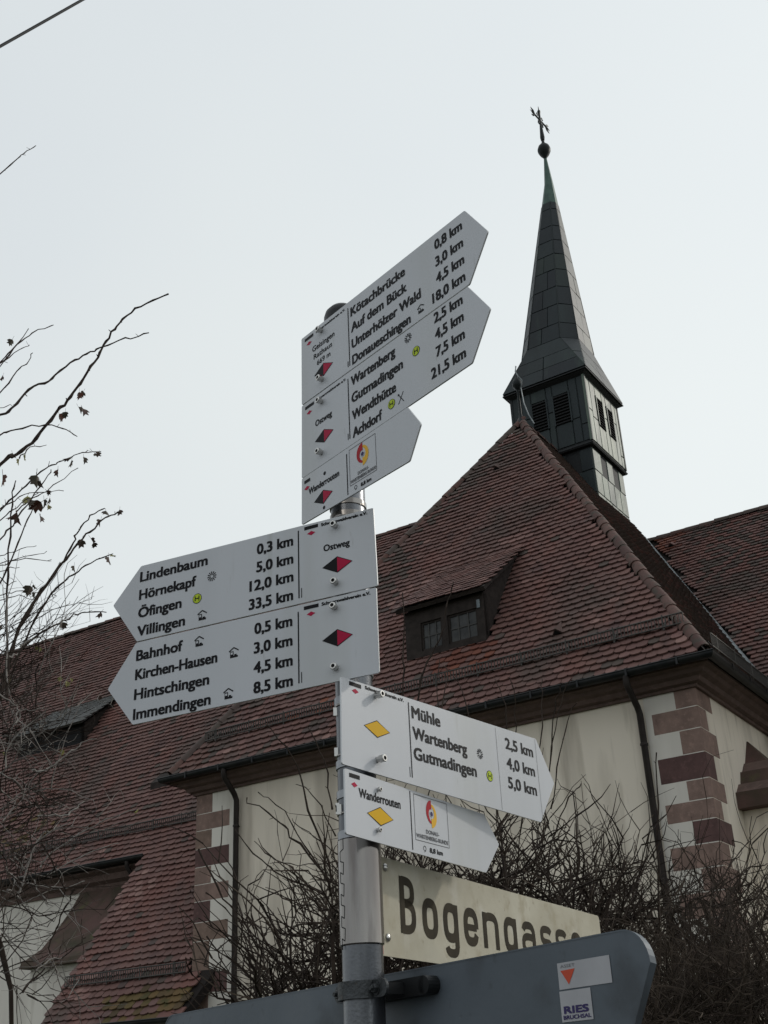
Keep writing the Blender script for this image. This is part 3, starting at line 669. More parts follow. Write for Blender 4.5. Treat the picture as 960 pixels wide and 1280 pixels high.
top = octr(.105, .044, ZT, TX, TY); base = octr(.80, .46, ZO, SX, SY)
zr = [0]; 
while zr[-1] < .86: zr.append(min(.86, zr[-1] + random.uniform(.085, .12)))
for q in range(8):
    l0, r0, l1, r1 = base[q], base[(q + 1) % 8], top[q], top[(q + 1) % 8]
    for i in range(len(zr) - 1):
        a0, a1 = zr[i], zr[i + 1]; nc = 2 if (a0 < .5 and q % 2 == 0) else 1
        sh_ = .12 if i % 2 else -.08
        cuts = [0, .5 + sh_, 1] if nc == 2 else [0, 1]
        for j in range(len(cuts) - 1):
            quadsheet([lerp(lerp(l0, l1, a0), lerp(r0, r1, a0), cuts[j]), lerp(lerp(l0, l1, a0), lerp(r0, r1, a0), cuts[j + 1]), lerp(lerp(l0, l1, a1), lerp(r0, r1, a1), cuts[j + 1]), lerp(lerp(l0, l1, a1), lerp(r0, r1, a1), cuts[j])], SP if i else SP)
b = MB(); hgt = ZO + (ZT - ZO) * .85
c0 = lerp(V((SX, SY, 0)), V((TX, TY, 0)), .85)
loft(b, [[V((c0.x + .245 * math.cos(a), c0.y + .245 * math.sin(a), hgt)) for a in [math.pi / 8 + i * math.pi / 4 for i in range(8)]], [V((TX + .125 * math.cos(a), TY + .125 * math.sin(a), ZT + .0)) for a in [math.pi / 8 + i * math.pi / 4 for i in range(8)]], [V((TX + .04 * math.cos(a), TY + .04 * math.sin(a), 25.62)) for a in [math.pi / 8 + i * math.pi / 4 for i in range(8)]]])
b.build('copper_cap', M['copper'], spire)
# arrises
b = MB()
for q in range(8): b.tube([lerp(base[q], top[q], t) + (base[q] - V((SX, SY, ZO))).normalized() * (.024 - .02 * t) for t in (0, .43, .86)], .015, 4)
for q in range(4):
    c_ = eave[q]; b.tube([c_ + V((0, 0, .02)), mid[(2 * q + 7) % 8]], .02, 4); b.tube([c_ + V((0, 0, .02)), mid[2 * q]], .02, 4)
b.build('arris_seam', SP, spire)
b = MB(); b.lathe([(.035, 25.56), (.06, 25.64), (.13, 25.74), (.185, 25.87), (.19, 25.94), (.155, 26.05), (.08, 26.14), (.045, 26.20), (.04, 26.3)], Matrix.Translation((TX, TY, 0)), 18)
b.build('spire_ball', M['iron'], spire, True)
# wrought iron cross, seen nearly edge on
b = MB(); b.lathe([(.055, 26.3), (.07, 26.4), (.045, 26.75), (.03, 26.95)], Matrix.Translation((TX, TY, 0)), 8)
T = Matrix.Translation((TX, TY, 0)) @ Matrix.Rotation(R(86), 4, 'Z') @ Matrix.Translation((0, 0, 26.6)) @ Matrix.Scale(.82, 4) @ Matrix.Translation((0, 0, -26.6))
b.tube([(0, 0, 26.9), (0, 0, 27.45), (0, 0, 27.85)], [.032, .035, .006], 5, T=T); b.tube([(0, 0, 27.35), (0, 0, 27.62)], [.02, .055], 5, T=T)
b.tube([(-.50, 0, 27.18), (0, 0, 27.18), (.50, 0, 27.18)], .026, 5, T=T)
for s_ in (-1, 1):
    b.tube([(s_ * .36, 0, 27.18), (s_ * .47, 0, 27.30), (s_ * .62, 0, 27.35)], [.02, .028, .006], 5, T=T)
    b.tube([(s_ * .36, 0, 27.18), (s_ * .47, 0, 27.06), (s_ * .62, 0, 27.01)], [.02, .028, .006], 5, T=T)
    b.tube([(s_ * .48, 0, 27.18), (s_ * .68, 0, 27.18)], [.028, .004], 5, T=T)
    b.tube([(0, 0, 27.02), (s_ * .14, 0, 27.08), (s_ * .17, 0, 26.96), (s_ * .09, 0, 26.92)], [.015, .018, .018, .01], 4, T=T)
    for a in range(6):
        an = a * math.pi / 3; cx, cz = s_ * .16, 27.18 + .17
        b.tube([(cx, 0, cz), (cx + .07 * math.cos(an), 0, cz + .07 * math.sin(an))], .012, 4, T=T)
b.build('spire_cross', M['iron'], spire)

# ---- place the tiles: the 300 nearest singly, the rest as one mass
cand.sort(key=lambda c: c[0])
for d_, mt, mi in cand[:300]:
    o = link('roof_tile', TM, roof, mtx=mt)
    if mi: piece_mats(o, MATL[mi])
for d_, mt, mi in cand[300:]: addtile(mt, mi)
stuff.build('roof_tiles', MATL, church, kind='stuff')

# ================================================================== SIGN POST
PX = V((-.0647, 1.8989, 0))
PR = .0315
post = thing('sign_post', 'grey galvanised steel post with domed cap carrying all the white trail signs', 'signpost', PX)
def ring(r0, z0, z1, name, mt, par, n=40, bev=.002, inner=None):
    m = MB(); m.lathe([(r0 - bev, z0), (r0, z0 + bev), (r0, z1 - bev), (r0 - bev, z1)], n=n); return m.build(name, mt, par, True)
ring(PR, 0, 2.984, 'pole', M['galv2'], post)
m = MB(); m.lathe([(PR + .004, 2.966), (PR + .004, 2.985), (PR + .001, 2.996), (.024, 3.006), (.012, 3.011), (.001, 3.012)], n=32); m.build('pole_cap', M['gutter'], post, True)
sleeve = ring(PR + .0028, 1.815, 1.974, 'sleeve', M['stainless'], post, 56)
# toothed seam of the sleeve: recessed dark line following the teeth
m = MB(); pts = []; z = 1.974; sgn = 0; a0 = 208
zz = [1.974, 1.953, 1.953, 1.949]; seq = [(a0 + 17, 1.9735), (a0 + 17, 1.957), (a0 + 2, 1.9535), (a0 + 2, 1.9395)]
z = 1.9395
while z > 1.835:
    seq += [(a0 + 17, z - .003), (a0 + 15, z - .021), (a0 + 2, z - .0165), (a0 + 2, z - .0325)]; z -= .0325
seq += [(a0 + 2, 1.8155)]
P_ = []
for (aa, z1), (ab, z2) in zip(seq[:-1], seq[1:]):
    for t in range(5): P_.append((aa + (ab - aa) * t / 5, z1 + (z2 - z1) * t / 5))
P_.append(seq[-1])
m.tube([((PR + .0026) * math.cos(R(a)), (PR + .0026) * math.sin(R(a)), z) for a, z in P_], .0009, 5); m.build('toothed_seam', M['hole'], sleeve)
for z0, z1 in ((2.560, 2.572), (2.190, 2.196), (2.106, 2.110), (2.012, 2.016), (2.535, 2.548)):
    m = MB(); m.lathe([(PR, z0), (PR + .002, z0 + .001), (PR + .002, z1 - .001), (PR, z1)], n=40); m.build('strap', M['stainless'], post, True)
m = MB()
for z in (2.176, 2.108, 2.018, 2.014): m.box((-PR - .0035, -.012, z), (-PR + .004, -.008, z + .014))
m.box((-PR - .0015, -.020, 2.012), (-PR + .006, -.016, 2.028)); m.build('strap_tab', M['bolt'], post)

# ---- text and symbols
_font = None
_tc = {}
def text_mesh(s, bold):
    bold_ = 0; key = s
    if key in _tc: return _tc[key]
    cu = bpy.data.curves.new('t', 'FONT'); cu.body = s; cu.size = 1; cu.offset = 0; cu.resolution_u = 3
    if _font: cu.font = _font
    ob = bpy.data.objects.new('t', cu); COL.objects.link(ob)
    dg = bpy.context.evaluated_depsgraph_get(); me = bpy.data.meshes.new_from_object(ob.evaluated_get(dg))
    vs = [tuple(v.co) for v in me.vertices]; fs = [tuple(p.vertices) for p in me.polygons]
    COL.objects.unlink(ob); bpy.data.objects.remove(ob); bpy.data.meshes.remove(me)
    _tc[key] = (vs, fs); return _tc[key]
_ref = {}
def text(m, s, x0, x1, z, cap, y, mi=0, bold=.023):
    """lettering in a sign's own xz plane: from x0 to x1, baseline z, cap height cap"""
    vs, fs = text_mesh(s, bold)
    if bold not in _ref: _ref[bold] = max(v[1] for v in text_mesh('H', bold)[0])
    ref = _ref[bold]
    a = min(v[0] for v in vs); c = max(v[0] for v in vs); sx = (x1 - x0) / (c - a); sz = cap / ref
    if bold <= 0: m.add([(x0 + (v[0] - a) * sx, y, z + v[1] * sz) for v in vs], fs, mi); return
    # heavier weight: the same outline struck five times, a hair apart
    wx = cap * bold * 2.3; wz = wx * .55; k = 1 - 2 * wx / (x1 - x0)
    for j, (dx, dz) in enumerate(((0, 0), (wx, wz), (-wx, wz), (wx, -wz), (-wx, -wz))):
        m.add([(x0 + wx + (v[0] - a) * sx * k + dx, y - j * .00003, z + wz + v[1] * sz * (1 - 2 * wz / cap) + dz) for v in vs], fs, mi)
def poly(m, pts, y, mi=0): m.add([(x, y, z) for x, z in pts], [tuple(range(len(pts)))], mi)
def rect(m, x0, z0, x1, z1, y, mi=0): poly(m, [(x0, z0), (x1, z0), (x1, z1), (x0, z1)], y, mi)
def disc(m, cx, cz, r, y, mi=0, n=28): poly(m, [(cx + r * math.cos(2 * math.pi * i / n), cz + r * math.sin(2 * math.pi * i / n)) for i in range(n)], y, mi)
def strip(m, pts, w_, y, mi=0):
    for (x0, z0), (x1, z1) in zip(pts[:-1], pts[1:]):
        dx, dz = x1 - x0, z1 - z0; l = math.hypot(dx, dz) or 1; nx, nz = -dz / l * w_ / 2, dx / l * w_ / 2
        poly(m, [(x0 - nx, z0 - nz), (x1 - nx, z1 - nz), (x1 + nx, z1 + nz), (x0 + nx, z0 + nz)], y, mi)
PM = [M['ink'], M['red'], M['yellow'], M['lime'], M['logor'], M['logoy'], M['logob'], M['greyp'], M['white']]
INK, RED, YEL, LIM, LR_, LY, LB, GRY, WHT = range(9)
YS = -.047; Y0 = YS - .0019          # mounting plane and front of the print

def sign(name, label, dirv, outline, grp='trail signs on the post', bolts=(), mt=None, th=.003, round_=.003, blen=.012, bshift=None):
    t = thing(name, label, 'sign', PX, math.atan2(dirv[1], dirv[0]), grp); SIGN[0] = t
    # rounded outline
    pts = []
    n = len(outline)
    for i, p in enumerate(outline):
        p = Vector(p); a = Vector(outline[i - 1]); c = Vector(outline[(i + 1) % n])
        r = p_r[i] if (p_r := None) else round_
        da = (a - p).normalized() * r; dc = (c - p).normalized() * r
        for k in range(4):
            q = k / 3; pts.append(tuple((p + da) * (1 - q) ** 2 + p * 2 * q * (1 - q) + (p + dc) * q * q))
    m = MB(); k = len(pts)
    m.add([(x, YS - .0015, z) for x, z in pts], [tuple(range(k))], 0)
    bv = .0004
    cx = sum(p[0] for p in pts) / k; 
    m.add([(x, YS - .0015, z) for x, z in pts] + [(x, YS + .0015, z) for x, z in pts], [tuple(range(2 * k - 1, k - 1, -1))] + [((i + 1) % k, i, k + i, k + (i + 1) % k) for i in range(k)], 1)
    m.build('sign_plate', [M['white'], M['edge']], t)
    for bx, bz in bolts:
        T = Matrix.Translation((bx, YS - .0015, bz)) @ Matrix.Rotation(R(90), 4, 'X')
        q = MB(); rb = .0062 if blen > .008 else .0040
        q.lathe([(rb * .80, 0), (rb * .80, blen * .35), (rb, blen * .38), (rb, blen - .001), (rb - .001, blen), (.0034 * rb / .0062, blen), (.0034 * rb / .0062, blen - .0035)], T, 18); bo = q.build('bolt', M['bolt'], t, True)
        q = MB(); q.lathe([(.0033 * rb / .0062, blen - .003), (.0033 * rb / .0062, blen - .0028)], T, 6); q.build('bolt_socket', M['hole'], bo)
        # clamp holding the plate to the pole
        q = MB(); q.box((bx - .010, YS + .0016, bz - .006), (bx + .010, -PR + .002, bz + .006)); q.lathe([(PR, bz - .007), (PR + .0022, bz - .0062), (PR + .0022, bz + .0062), (PR, bz + .007)], n=32); q.build('clamp', M['galv'], t, True)
    return t
def part_of_sign(nm):
    def deco(fn):
        def f_(m, *a, **k):
            q = MB(); fn(q, *a, **k); q.build(nm, PM, SIGN[0])
        return f_
    return deco
SIGN = [None]
@part_of_sign('route_diamond')
def diamond(m, L, Rt, T_, B_, y, c1, c2=None):
    cx, cz = (L + Rt) / 2, (T_ + B_) / 2
    poly(m, [(L - .0015, cz), (cx, B_ - .0010), (Rt + .0015, cz), (cx, T_ + .0010)], y, INK)
    i = .0006
    if c2 is None: poly(m, [(L + i, cz), (cx, B_ + i), (Rt - i, cz), (cx, T_ - i)], y - .0002, c1)
    else:
        poly(m, [(cx, B_ + i), (Rt - i, cz), (cx, T_ - i)], y - .0002, c2)
@part_of_sign('stop_symbol')
def hstop(m, cx, cz, r=.0095):
    disc(m, cx, cz, r, Y0, INK); disc(m, cx, cz, r * .88, Y0 - .0002, LIM); w_ = r * .42; h = r * .50
    for s_ in (-1, 1): rect(m, cx + s_ * w_ - .0010, cz - h, cx + s_ * w_ + .0010, cz + h, Y0 - .0004, INK)
    rect(m, cx - w_, cz - .0010, cx + w_, cz + .0010, Y0 - .00042, INK)
@part_of_sign('viewpoint_symbol')
def star(m, cx, cz, r=.0095):
    for i in range(12):
        a = i * math.pi / 6 + .1; x0, z0 = cx + r * .30 * math.cos(a), cz + r * .30 * math.sin(a); x1, z1 = cx + r * math.cos(a), cz + r * math.sin(a); nx, nz = -math.sin(a), math.cos(a)
        poly(m, [(x0 - nx * .0005, z0 - nz * .0005), (x1 - nx * .0012, z1 - nz * .0012), (x1 + nx * .0012, z1 + nz * .0012), (x0 + nx * .0005, z0 + nz * .0005)], Y0, INK)
@part_of_sign('shelter_symbol')
def bus(m, cx, cz, s_=1.):
    k = .0100 * s_
    strip(m, [(cx - k, cz + k * .35), (cx, cz + k * 1.0), (cx + k, cz + k * .35)], .0022 * s_, Y0, INK)
    rect(m, cx - k * .75, cz - k * .85, cx - k * .05, cz + k * .35, Y0, INK); rect(m, cx - k * .60, cz - k * .25, cx - k * .2, cz + k * .15, Y0 - .0002, WHT)
    rect(m, cx - k * .05, cz - k * .85, cx + k * .85, cz - k * .50, Y0, INK); rect(m, cx + k * .10, cz - k * .5, cx + k * .6, cz - k * .25, Y0, INK)
@part_of_sign('header_mark')
def header(m, x, z, x1, z1, zr, xr, zt2, tiny=True):
    rect(m, x, z - .0030, x1, z + .0035, Y0, INK)
    poly(m, [(xr - .0085, zr), (xr, zr - .0042), (xr + .0085, zr), (xr, zr + .0042)], Y0, RED)

d123 = (.65606, -.75471); d45 = (.9048, -.4258); d6 = (math.sin(R(38)), math.cos(R(38))); d7 = (math.sin(R(33)), math.cos(R(33)))
CAPH = .0205
# sign 1
s1 = sign('trail_sign', 'topmost white arrow sign pointing right, listing Kötachbrücke, Auf dem Bück and Donaueschingen', d123, [(-.071, 2.803), (.396, 2.801), (.449, 2.877), (.401, 2.954), (-.069, 2.955)], bolts=[(-.004, 2.938), (-.005, 2.827)])
m = MB()
for st, x1, z in (('Kötachbrücke', .243, 2.9170), ('Auf dem Bück', .245, 2.8810), ('Unterhölzer Wald', .280, 2.8450), ('Donaueschingen', .250, 2.8095)): text(m, st, .086, x1, z, CAPH, Y0)
for st, x0, x1, z in (('0,8 km', .322, .392, 2.9200), ('3,0 km', .321, .391, 2.8840), ('4,5 km', .320, .390, 2.8490), ('18,0 km', .307, .389, 2.8140)): text(m, st, x0, x1, z, CAPH, Y0)
bus(m, .277, 2.822, .9); rect(m, .0775, 2.812, .0800, 2.942, Y0, INK); rect(m, .0725, 2.812, .0750, 2.824, Y0, INK)
header(m, -.058, 2.944, -.030, 0, 2.931, -.044, 0); text(m, 'Schwarzwaldverein e.V.', -.022, .070, 2.942, .0055, Y0, INK, .03)
text(m, 'Geisingen', -.034, .036, 2.9035, .0125, Y0, INK, .01); text(m, 'Rathaus', -.030, .028, 2.8845, .0115, Y0, INK, .01); text(m, '669 m', -.020, .022, 2.866, .0115, Y0, INK, .01)
diamond(m, -.028, .028, 2.8605, 2.8330, Y0, None, RED); m.build('lettering', PM, s1)
# sign 2
s2 = sign('trail_sign', 'second white arrow sign from the top, pointing right, listing Wendthütte and Achdorf', d123, [(-.074, 2.644), (.386, 2.651), (.437, 2.728), (.392, 2.7985), (-.071, 2.8005)], bolts=[(-.008, 2.779), (-.012, 2.671)])
m = MB()
for st, x1, z in (('Wartenberg', .205, 2.7660), ('Gutmadingen', .223, 2.7295), ('Wendthütte', .202, 2.6930), ('Achdorf', .162, 2.6570)): text(m, st, .080, x1, z, CAPH, Y0)
for st, x0, x1, z in (('2,5 km', .307, .378, 2.7730), ('4,5 km', .307, .377, 2.7395), ('7,5 km', .306, .376, 2.7050), ('21,5 km', .291, .375, 2.6690)): text(m, st, x0, x1, z, CAPH, Y0)
star(m, .240, 2.782); hstop(m, .258, 2.745); hstop(m, .188, 2.674)
strip(m, [(.206, 2.664), (.220, 2.684)], .0016, Y0, INK); strip(m, [(.220, 2.664), (.206, 2.684)], .0016, Y0, INK); disc(m, .2075, 2.682, .002, Y0 - .0002, INK)
rect(m, .0705, 2.660, .0730, 2.787, Y0, INK); rect(m, .0658, 2.660, .0680, 2.673, Y0, INK)
header(m, -.060, 2.7885, -.032, 0, 2.7745, -.047, 0); text(m, 'Schwarzwaldverein e.V.', -.024, .066, 2.7875, .0055, Y0, INK, .03)
text(m, 'Ostweg', -.029, .022, 2.7335, .0130, Y0, INK, .018); diamond(m, -.030, .024, 2.7155, 2.6890, Y0, None, RED); m.build('lettering', PM, s2)
# logo
@part_of_sign('route_logo')
def logo(m, x0, x1, z0, z1, cx, cz, k=1.):
    strip(m, [(x0, z0), (x1, z0), (x1, z1), (x0, z1), (x0, z0)], .0011, Y0, GRY)
    def arc(mi, a0, a1, r0, r1, dx, dz):
        n_ = 10; A = [R(a0 + (a1 - a0) * i / n_) for i in range(n_ + 1)]
        for i in range(n_):
            w0 = math.sin(math.pi * (i / n_) * .5 + .0) ; w1 = math.sin(math.pi * ((i + 1) / n_) * .5)
            ri0, ri1 = r1 - (r1 - r0) * (.25 + .75 * (1 - i / n_)), r1 - (r1 - r0) * (.25 + .75 * (1 - (i + 1) / n_))
            poly(m, [(cx + dx + ri0 * math.cos(A[i]), cz + dz + ri0 * 1.15 * math.sin(A[i])), (cx + dx + r1 * math.cos(A[i]), cz + dz + r1 * 1.15 * math.sin(A[i])), (cx + dx + r1 * math.cos(A[i + 1]), cz + dz + r1 * 1.15 * math.sin(A[i + 1])), (cx + dx + ri1 * math.cos(A[i + 1]), cz + dz + ri1 * 1.15 * math.sin(A[i + 1]))][::1], Y0, mi)
    arc(LR_, 92, 262, .003 * k, .0175 * k, 0.001, .003); arc(LY, 272, 442, .003 * k, .0175 * k, -.001, -.003)
    # blades read from either side
    disc(m, cx, cz, .0052 * k, Y0 - .0002, WHT); disc(m, cx, cz, .0040 * k, Y0 - .0004, LB)
# sign 3
s3 = sign('trail_sign', 'short white arrow sign pointing right with red black diamond, lowest of the upper three', d123, [(-.076, 2.549), (.2245, 2.545), (.258, 2.601), (.228, 2.6475), (-.074, 2.6430)], bolts=[], )
m = MB(); text(m, 'Wanderrouten', -.053, .038, 2.6005, .0130, Y0, INK, .018); header(m, -.066, 2.631, -.048, 0, 2.617, -.058, 0, False)
rect(m, .0595, 2.552, .0620, 2.634, Y0, INK); logo(m, .068, .141, 2.566, 2.638, .105, 2.614)
text(m, 'DONAU-', .090, .120, 2.5785, .0062, Y0, GRY, .02); text(m, 'WARTENBERG-RUNDE', .0695, .1395, 2.5695, .0062, Y0, GRY, .02)
diamond(m, -.036, .017, 2.5915, 2.5650, Y0, None, RED); text(m, '8,8 km', .097, .126, 2.5525, .0070, Y0, INK, .03)
@part_of_sign('loop_symbol')
def loop(m, cx, cz, r=.0035):
    strip(m, [(cx + r * math.cos(R(a)), cz + r * math.sin(R(a))) for a in range(-50, 235, 25)], .0011, Y0, INK); poly(m, [(cx - .001, cz - r - .002), (cx + .003, cz - r), (cx - .001, cz - r + .002)], Y0, INK)
loop(m, .083, 2.5575); disc(m, -.004, 2.624, .0038, Y0, INK, 8); disc(m, -.008, 2.556, .0036, Y0, INK, 8); m.build('lettering', PM, s3)
# sign 4
s4 = sign('trail_sign', 'white arrow sign pointing left, listing Lindenbaum, Hörnekapf, Öfingen and Villingen', d45, [(-.422, 2.380), (.076, 2.378), (.074, 2.5255), (-.421, 2.532), (-.482, 2.464)], bolts=[(-.001, 2.510), (-.003, 2.402)])
m = MB()
for st, x1, z in (('Lindenbaum', -.269, 2.4985), ('Hörnekapf', -.293, 2.4620), ('Öfingen', -.324, 2.4255), ('Villingen', -.315, 2.3890)): text(m, st, -.422, x1, z, CAPH, Y0)
for st, x0, x1, z in (('0,3 km', -.163, -.087, 2.4930), ('5,0 km', -.164, -.087, 2.4580), ('12,0 km', -.178, -.087, 2.4235), ('33,5 km', -.179, -.088, 2.3885)): text(m, st, x0, x1, z, CAPH, Y0)
star(m, -.259, 2.473, .0098); hstop(m, -.290, 2.436, .0098); bus(m, -.278, 2.400)
rect(m, -.0775, 2.389, -.0750, 2.519, Y0, INK); rect(m, -.0718, 2.389, -.0702, 2.407, Y0, INK)
header(m, -.064, 2.5195, -.036, 0, 2.508, -.050, 0); text(m, 'Schwarzwaldverein e.V.', -.030, .062, 2.5160, .0060, Y0, INK, .035)
text(m, 'Ostweg', -.026, .026, 2.4655, .0125, Y0, INK, .018); diamond(m, -.028, .029, 2.4495, 2.4205, Y0, None, RED); m.build('lettering', PM, s4)
# sign 5
s5 = sign('trail_sign', 'white arrow sign pointing left, listing Bahnhof, Kirchen-Hausen, Hintschingen and Immendingen', d45, [(-.421, 2.222), (.072, 2.2255), (.073, 2.3755), (-.423, 2.3775), (-.482, 2.299)], bolts=[(-.006, 2.357), (-.007, 2.249)])
m = MB()
for st, x1, z in (('Bahnhof', -.318, 2.3410), ('Kirchen-Hausen', -.243, 2.3045), ('Hintschingen', -.259, 2.2670), ('Immendingen', -.255, 2.2300)): text(m, st, -.421, x1, z, CAPH, Y0)
for st, x0, z in (('0,5 km', -.167, 2.3405), ('3,0 km', -.168, 2.3050), ('4,5 km', -.168, 2.2690), ('8,5 km', -.168, 2.2330)): text(m, st, x0, -.090, z, CAPH, Y0)
bus(m, -.283, 2.351); bus(m, -.209, 2.315); bus(m, -.219, 2.242)
rect(m, -.0795, 2.235, -.0770, 2.364, Y0, INK); rect(m, -.0738, 2.235, -.0722, 2.254, Y0, INK)
header(m, -.067, 2.3675, -.038, 0, 2.355, -.053, 0); text(m, 'Schwarzwaldverein e.V.', -.032, .062, 2.3650, .0060, Y0, INK, .035)
diamond(m, -.031, .025, 2.3155, 2.2865, Y0, None, RED); m.build('lettering', PM, s5)
# sign 6
s6 = sign('trail_sign', 'white arrow sign pointing right with yellow diamond, listing Mühle, Wartenberg and Gutmadingen', d6, [(-.092, 2.071), (.477, 2.0595), (.541, 2.143), (.489, 2.222), (-.089, 2.213)], bolts=[(-.004, 2.200), (-.005, 2.093)], blen=.016)
m = MB()
for st, x1, z in (('Mühle', .174, 2.1820), ('Wartenberg', .250, 2.1460), ('Gutmadingen', .275, 2.1110)): text(m, st, .092, x1, z, .0215, Y0)
for st, x0, z in (('2,5 km', .377, 2.1820), ('4,0 km', .376, 2.1445), ('5,0 km', .375, 2.1080)): text(m, st, x0, .473, z, .0215, Y0)
star(m, .290, 2.156); hstop(m, .316, 2.120, .0100); rect(m, .0835, 2.079, .0860, 2.208, Y0, INK); rect(m, .0785, 2.079, .0800, 2.096, Y0, INK)
rect(m, .3475, 2.064, .3483, 2.216, Y0, GRY)
rect(m, .484, 2.0620, .4848, 2.2200, Y0, GRY)
header(m, -.070, 2.2065, -.040, 0, 2.196, -.055, 0); text(m, 'Schwarzwaldverein e.V.', -.030, .072, 2.2055, .0060, Y0, INK, .035)
diamond(m, -.035, .029, 2.1575, 2.1300, Y0, YEL); m.build('lettering', PM, s6)
# sign 7
s7 = sign('trail_sign', 'lowest white arrow sign pointing right with Wanderrouten, yellow diamond and framed route logo', d7, [(-.102, 1.9625), (.319, 1.955), (.375, 2.011), (.328, 2.0585), (-.101, 2.0620)], bolts=[(-.013, 2.044), (-.018, 1.980)], blen=.007)
m = MB(); text(m, 'Wanderrouten', -.066, .051, 2.0235, .0145, Y0, INK, .018); header(m, -.090, 2.0535, -.062, 0, 2.0405, -.077, 0)
rect(m, .0800, 1.963, .0825, 2.058, Y0, INK); logo(m, .092, .197, 1.981, 2.0555, .145, 2.030, 1.)
text(m, 'DONAU-', .125, .166, 1.9955, .0065, Y0, GRY, .02); text(m, 'WARTENBERG-RUNDE', .0945, .1945, 1.9855, .0065, Y0, GRY, .02)
diamond(m, -.044, .027, 2.0165, 1.9885, Y0, YEL); text(m, '8,8 km', .133, .174, 1.9655, .0080, Y0, INK, .03); loop(m, .118, 1.970, .004); m.build('lettering', PM, s7)

# ---- street name plate
az = R(29.3); d8 = (math.sin(az), math.cos(az))
st_ = thing('street_name_sign', 'weathered cream street name plate reading Bogengasse behind the grey board', 'street sign', PX, math.atan2(d8[1], d8[0]))
T = Matrix.Translation((0, -.0, 0)); m = MB()
poly0 = [(.060, 1.806), (1.030, 1.806), (1.036, 1.812), (1.036, 1.952), (1.030, 1.958), (.066, 1.958), (.060, 1.952)]
m.prism(poly0, T, .003); m.build('name_plate', M['street'], st_)
def ribbon(m, pts, w_, y):
    P = [Vector(p) for p in pts]; n = len(P); Lf, Rt_ = [], []
    for i, p in enumerate(P):
        closed = (P[0] - P[-1]).length < 1e-6
        a = P[i - 1] if i > 0 else (P[-2] if closed else None); c = P[i + 1] if i < n - 1 else (P[1] if closed else None)
        d0 = (p - a).normalized() if a is not None else (c - p).normalized(); d1 = (c - p).normalized() if c is not None else d0
        nn = Vector((-d0.y - d1.y, d0.x + d1.x)); nn = nn.normalized() / max(.5, abs(nn.normalized().dot(Vector((-d1.y, d1.x)))))
        Lf.append(p + nn * w_ / 2); Rt_.append(p - nn * w_ / 2)
    for i in range(n - 1): m.add([(Rt_[i].x, y, Rt_[i].y), (Rt_[i + 1].x, y, Rt_[i + 1].y), (Lf[i + 1].x, y, Lf[i + 1].y), (Lf[i].x, y, Lf[i].y)], [(0, 1, 2, 3)])
def rr(x0, z0, x1, z1, r, a0=0, a1=360, n=32):
    # points round a tall rounded box, counted by angle
    out = []; cx, cz = (x0 + x1) / 2, (z0 + z1) / 2
    for i in range(n + 1):
        a = R(a0 + (a1 - a0) * i / n); c, q = math.cos(a), math.sin(a)
        sx = math.copysign(abs(c) ** .72, c); sz = math.copysign(abs(q) ** .72, q); out.append((cx + sx * (x1 - x0) / 2, cz + sz * (z1 - z0) / 2))
    return out
ZB, XH, CH_, SW = 1.8450, .0630, .0900, .0155
hw = SW / 2
def letter(ch, a, c):
    m = MB(); x0, x1 = a + hw, c - hw; zb_, zx, zt_ = ZB + hw * .8, ZB + XH - hw * .8, ZB + CH_ - hw * .8; y = -.0006; y2 = -.00065
    def vert(x, z0, z1): ribbon(m, [(x, z0), (x, z1)], SW, y2)
    if ch == 'B':
        vert(x0, ZB, ZB + CH_); zm = ZB + CH_ * .53
        ribbon(m, [(x0, zt_)] + rr(x0 - (x1 - x0) * .7, zm, x1 - .002, zt_, 0, 75, -75, 12) + [(x0, zm)], SW * .9, y)
        ribbon(m, [(x0, zm)] + rr(x0 - (x1 - x0) * .7, zb_, x1 + .001, zm, 0, 75, -75, 12) + [(x0, zb_)], SW * .9, y)
    if ch == 'o': ribbon(m, rr(x0, zb_, x1, zx, 0), SW, y)
    if ch == 'g':
        ribbon(m, rr(x0, zb_, x1, zx, 0), SW, y); vert(x1, ZB - .008, ZB + XH); zd = ZB - .0235 + hw * .6
        ribbon(m, [(x1, ZB - .006)] + rr(x0 + .002, zd, x1, ZB + .012, 0, -20, -165, 14), SW * .92, y)
    if ch == 'e':
        zm = (zb_ + zx) / 2; ribbon(m, [(x1 - .001, zb_ + .013)] + rr(x0, zb_, x1, zx, 0, -42, -360, 28) + [(x1, zm - .002)], SW, y); ribbon(m, [(x0, zm - .001), (x1, zm - .001)], SW * .72, y2)
    if ch == 'n': vert(x0, ZB, ZB + XH); vert(x1, ZB, ZB + XH * .62); ribbon(m, rr(x0, zb_ + XH * .2, x1, zx, 0, 172, 0, 16), SW * .95, y)
    if ch == 'a':
        vert(x1, ZB, ZB + XH * .68); ribbon(m, rr(x0 + .002, zb_ + XH * .22, x1, zx, 0, 160, 0, 16), SW * .92, y); zm = ZB + XH * .56; ribbon(m, rr(x0, zb_, x1 + .004, zm, 0, 60, 330, 20), SW * .88, y)
    if ch == 's':
        zm = (zb_ + zx) / 2; ribbon(m, rr(x0, zm, x1, zx, 0, 22, 270, 16)[:-1] + rr(x0, zb_, x1, zm, 0, 90, -158, 16)[1:], SW * .9, y)
    m.build('letter', M['bog'], st_)
for ch, a, c in zip('Bogengasse', (.122, .197, .272, .350, .428, .518, .598, .690, .768, .852), (.174, .252, .328, .408, .494, .576, .664, .752, .832, .912)): letter(ch, a, c)
m = MB(); strip(m, [(.0615, 1.808), (.0615, 1.956)], .0016, -.0005); m.build('red_edge', M['red'], st_)
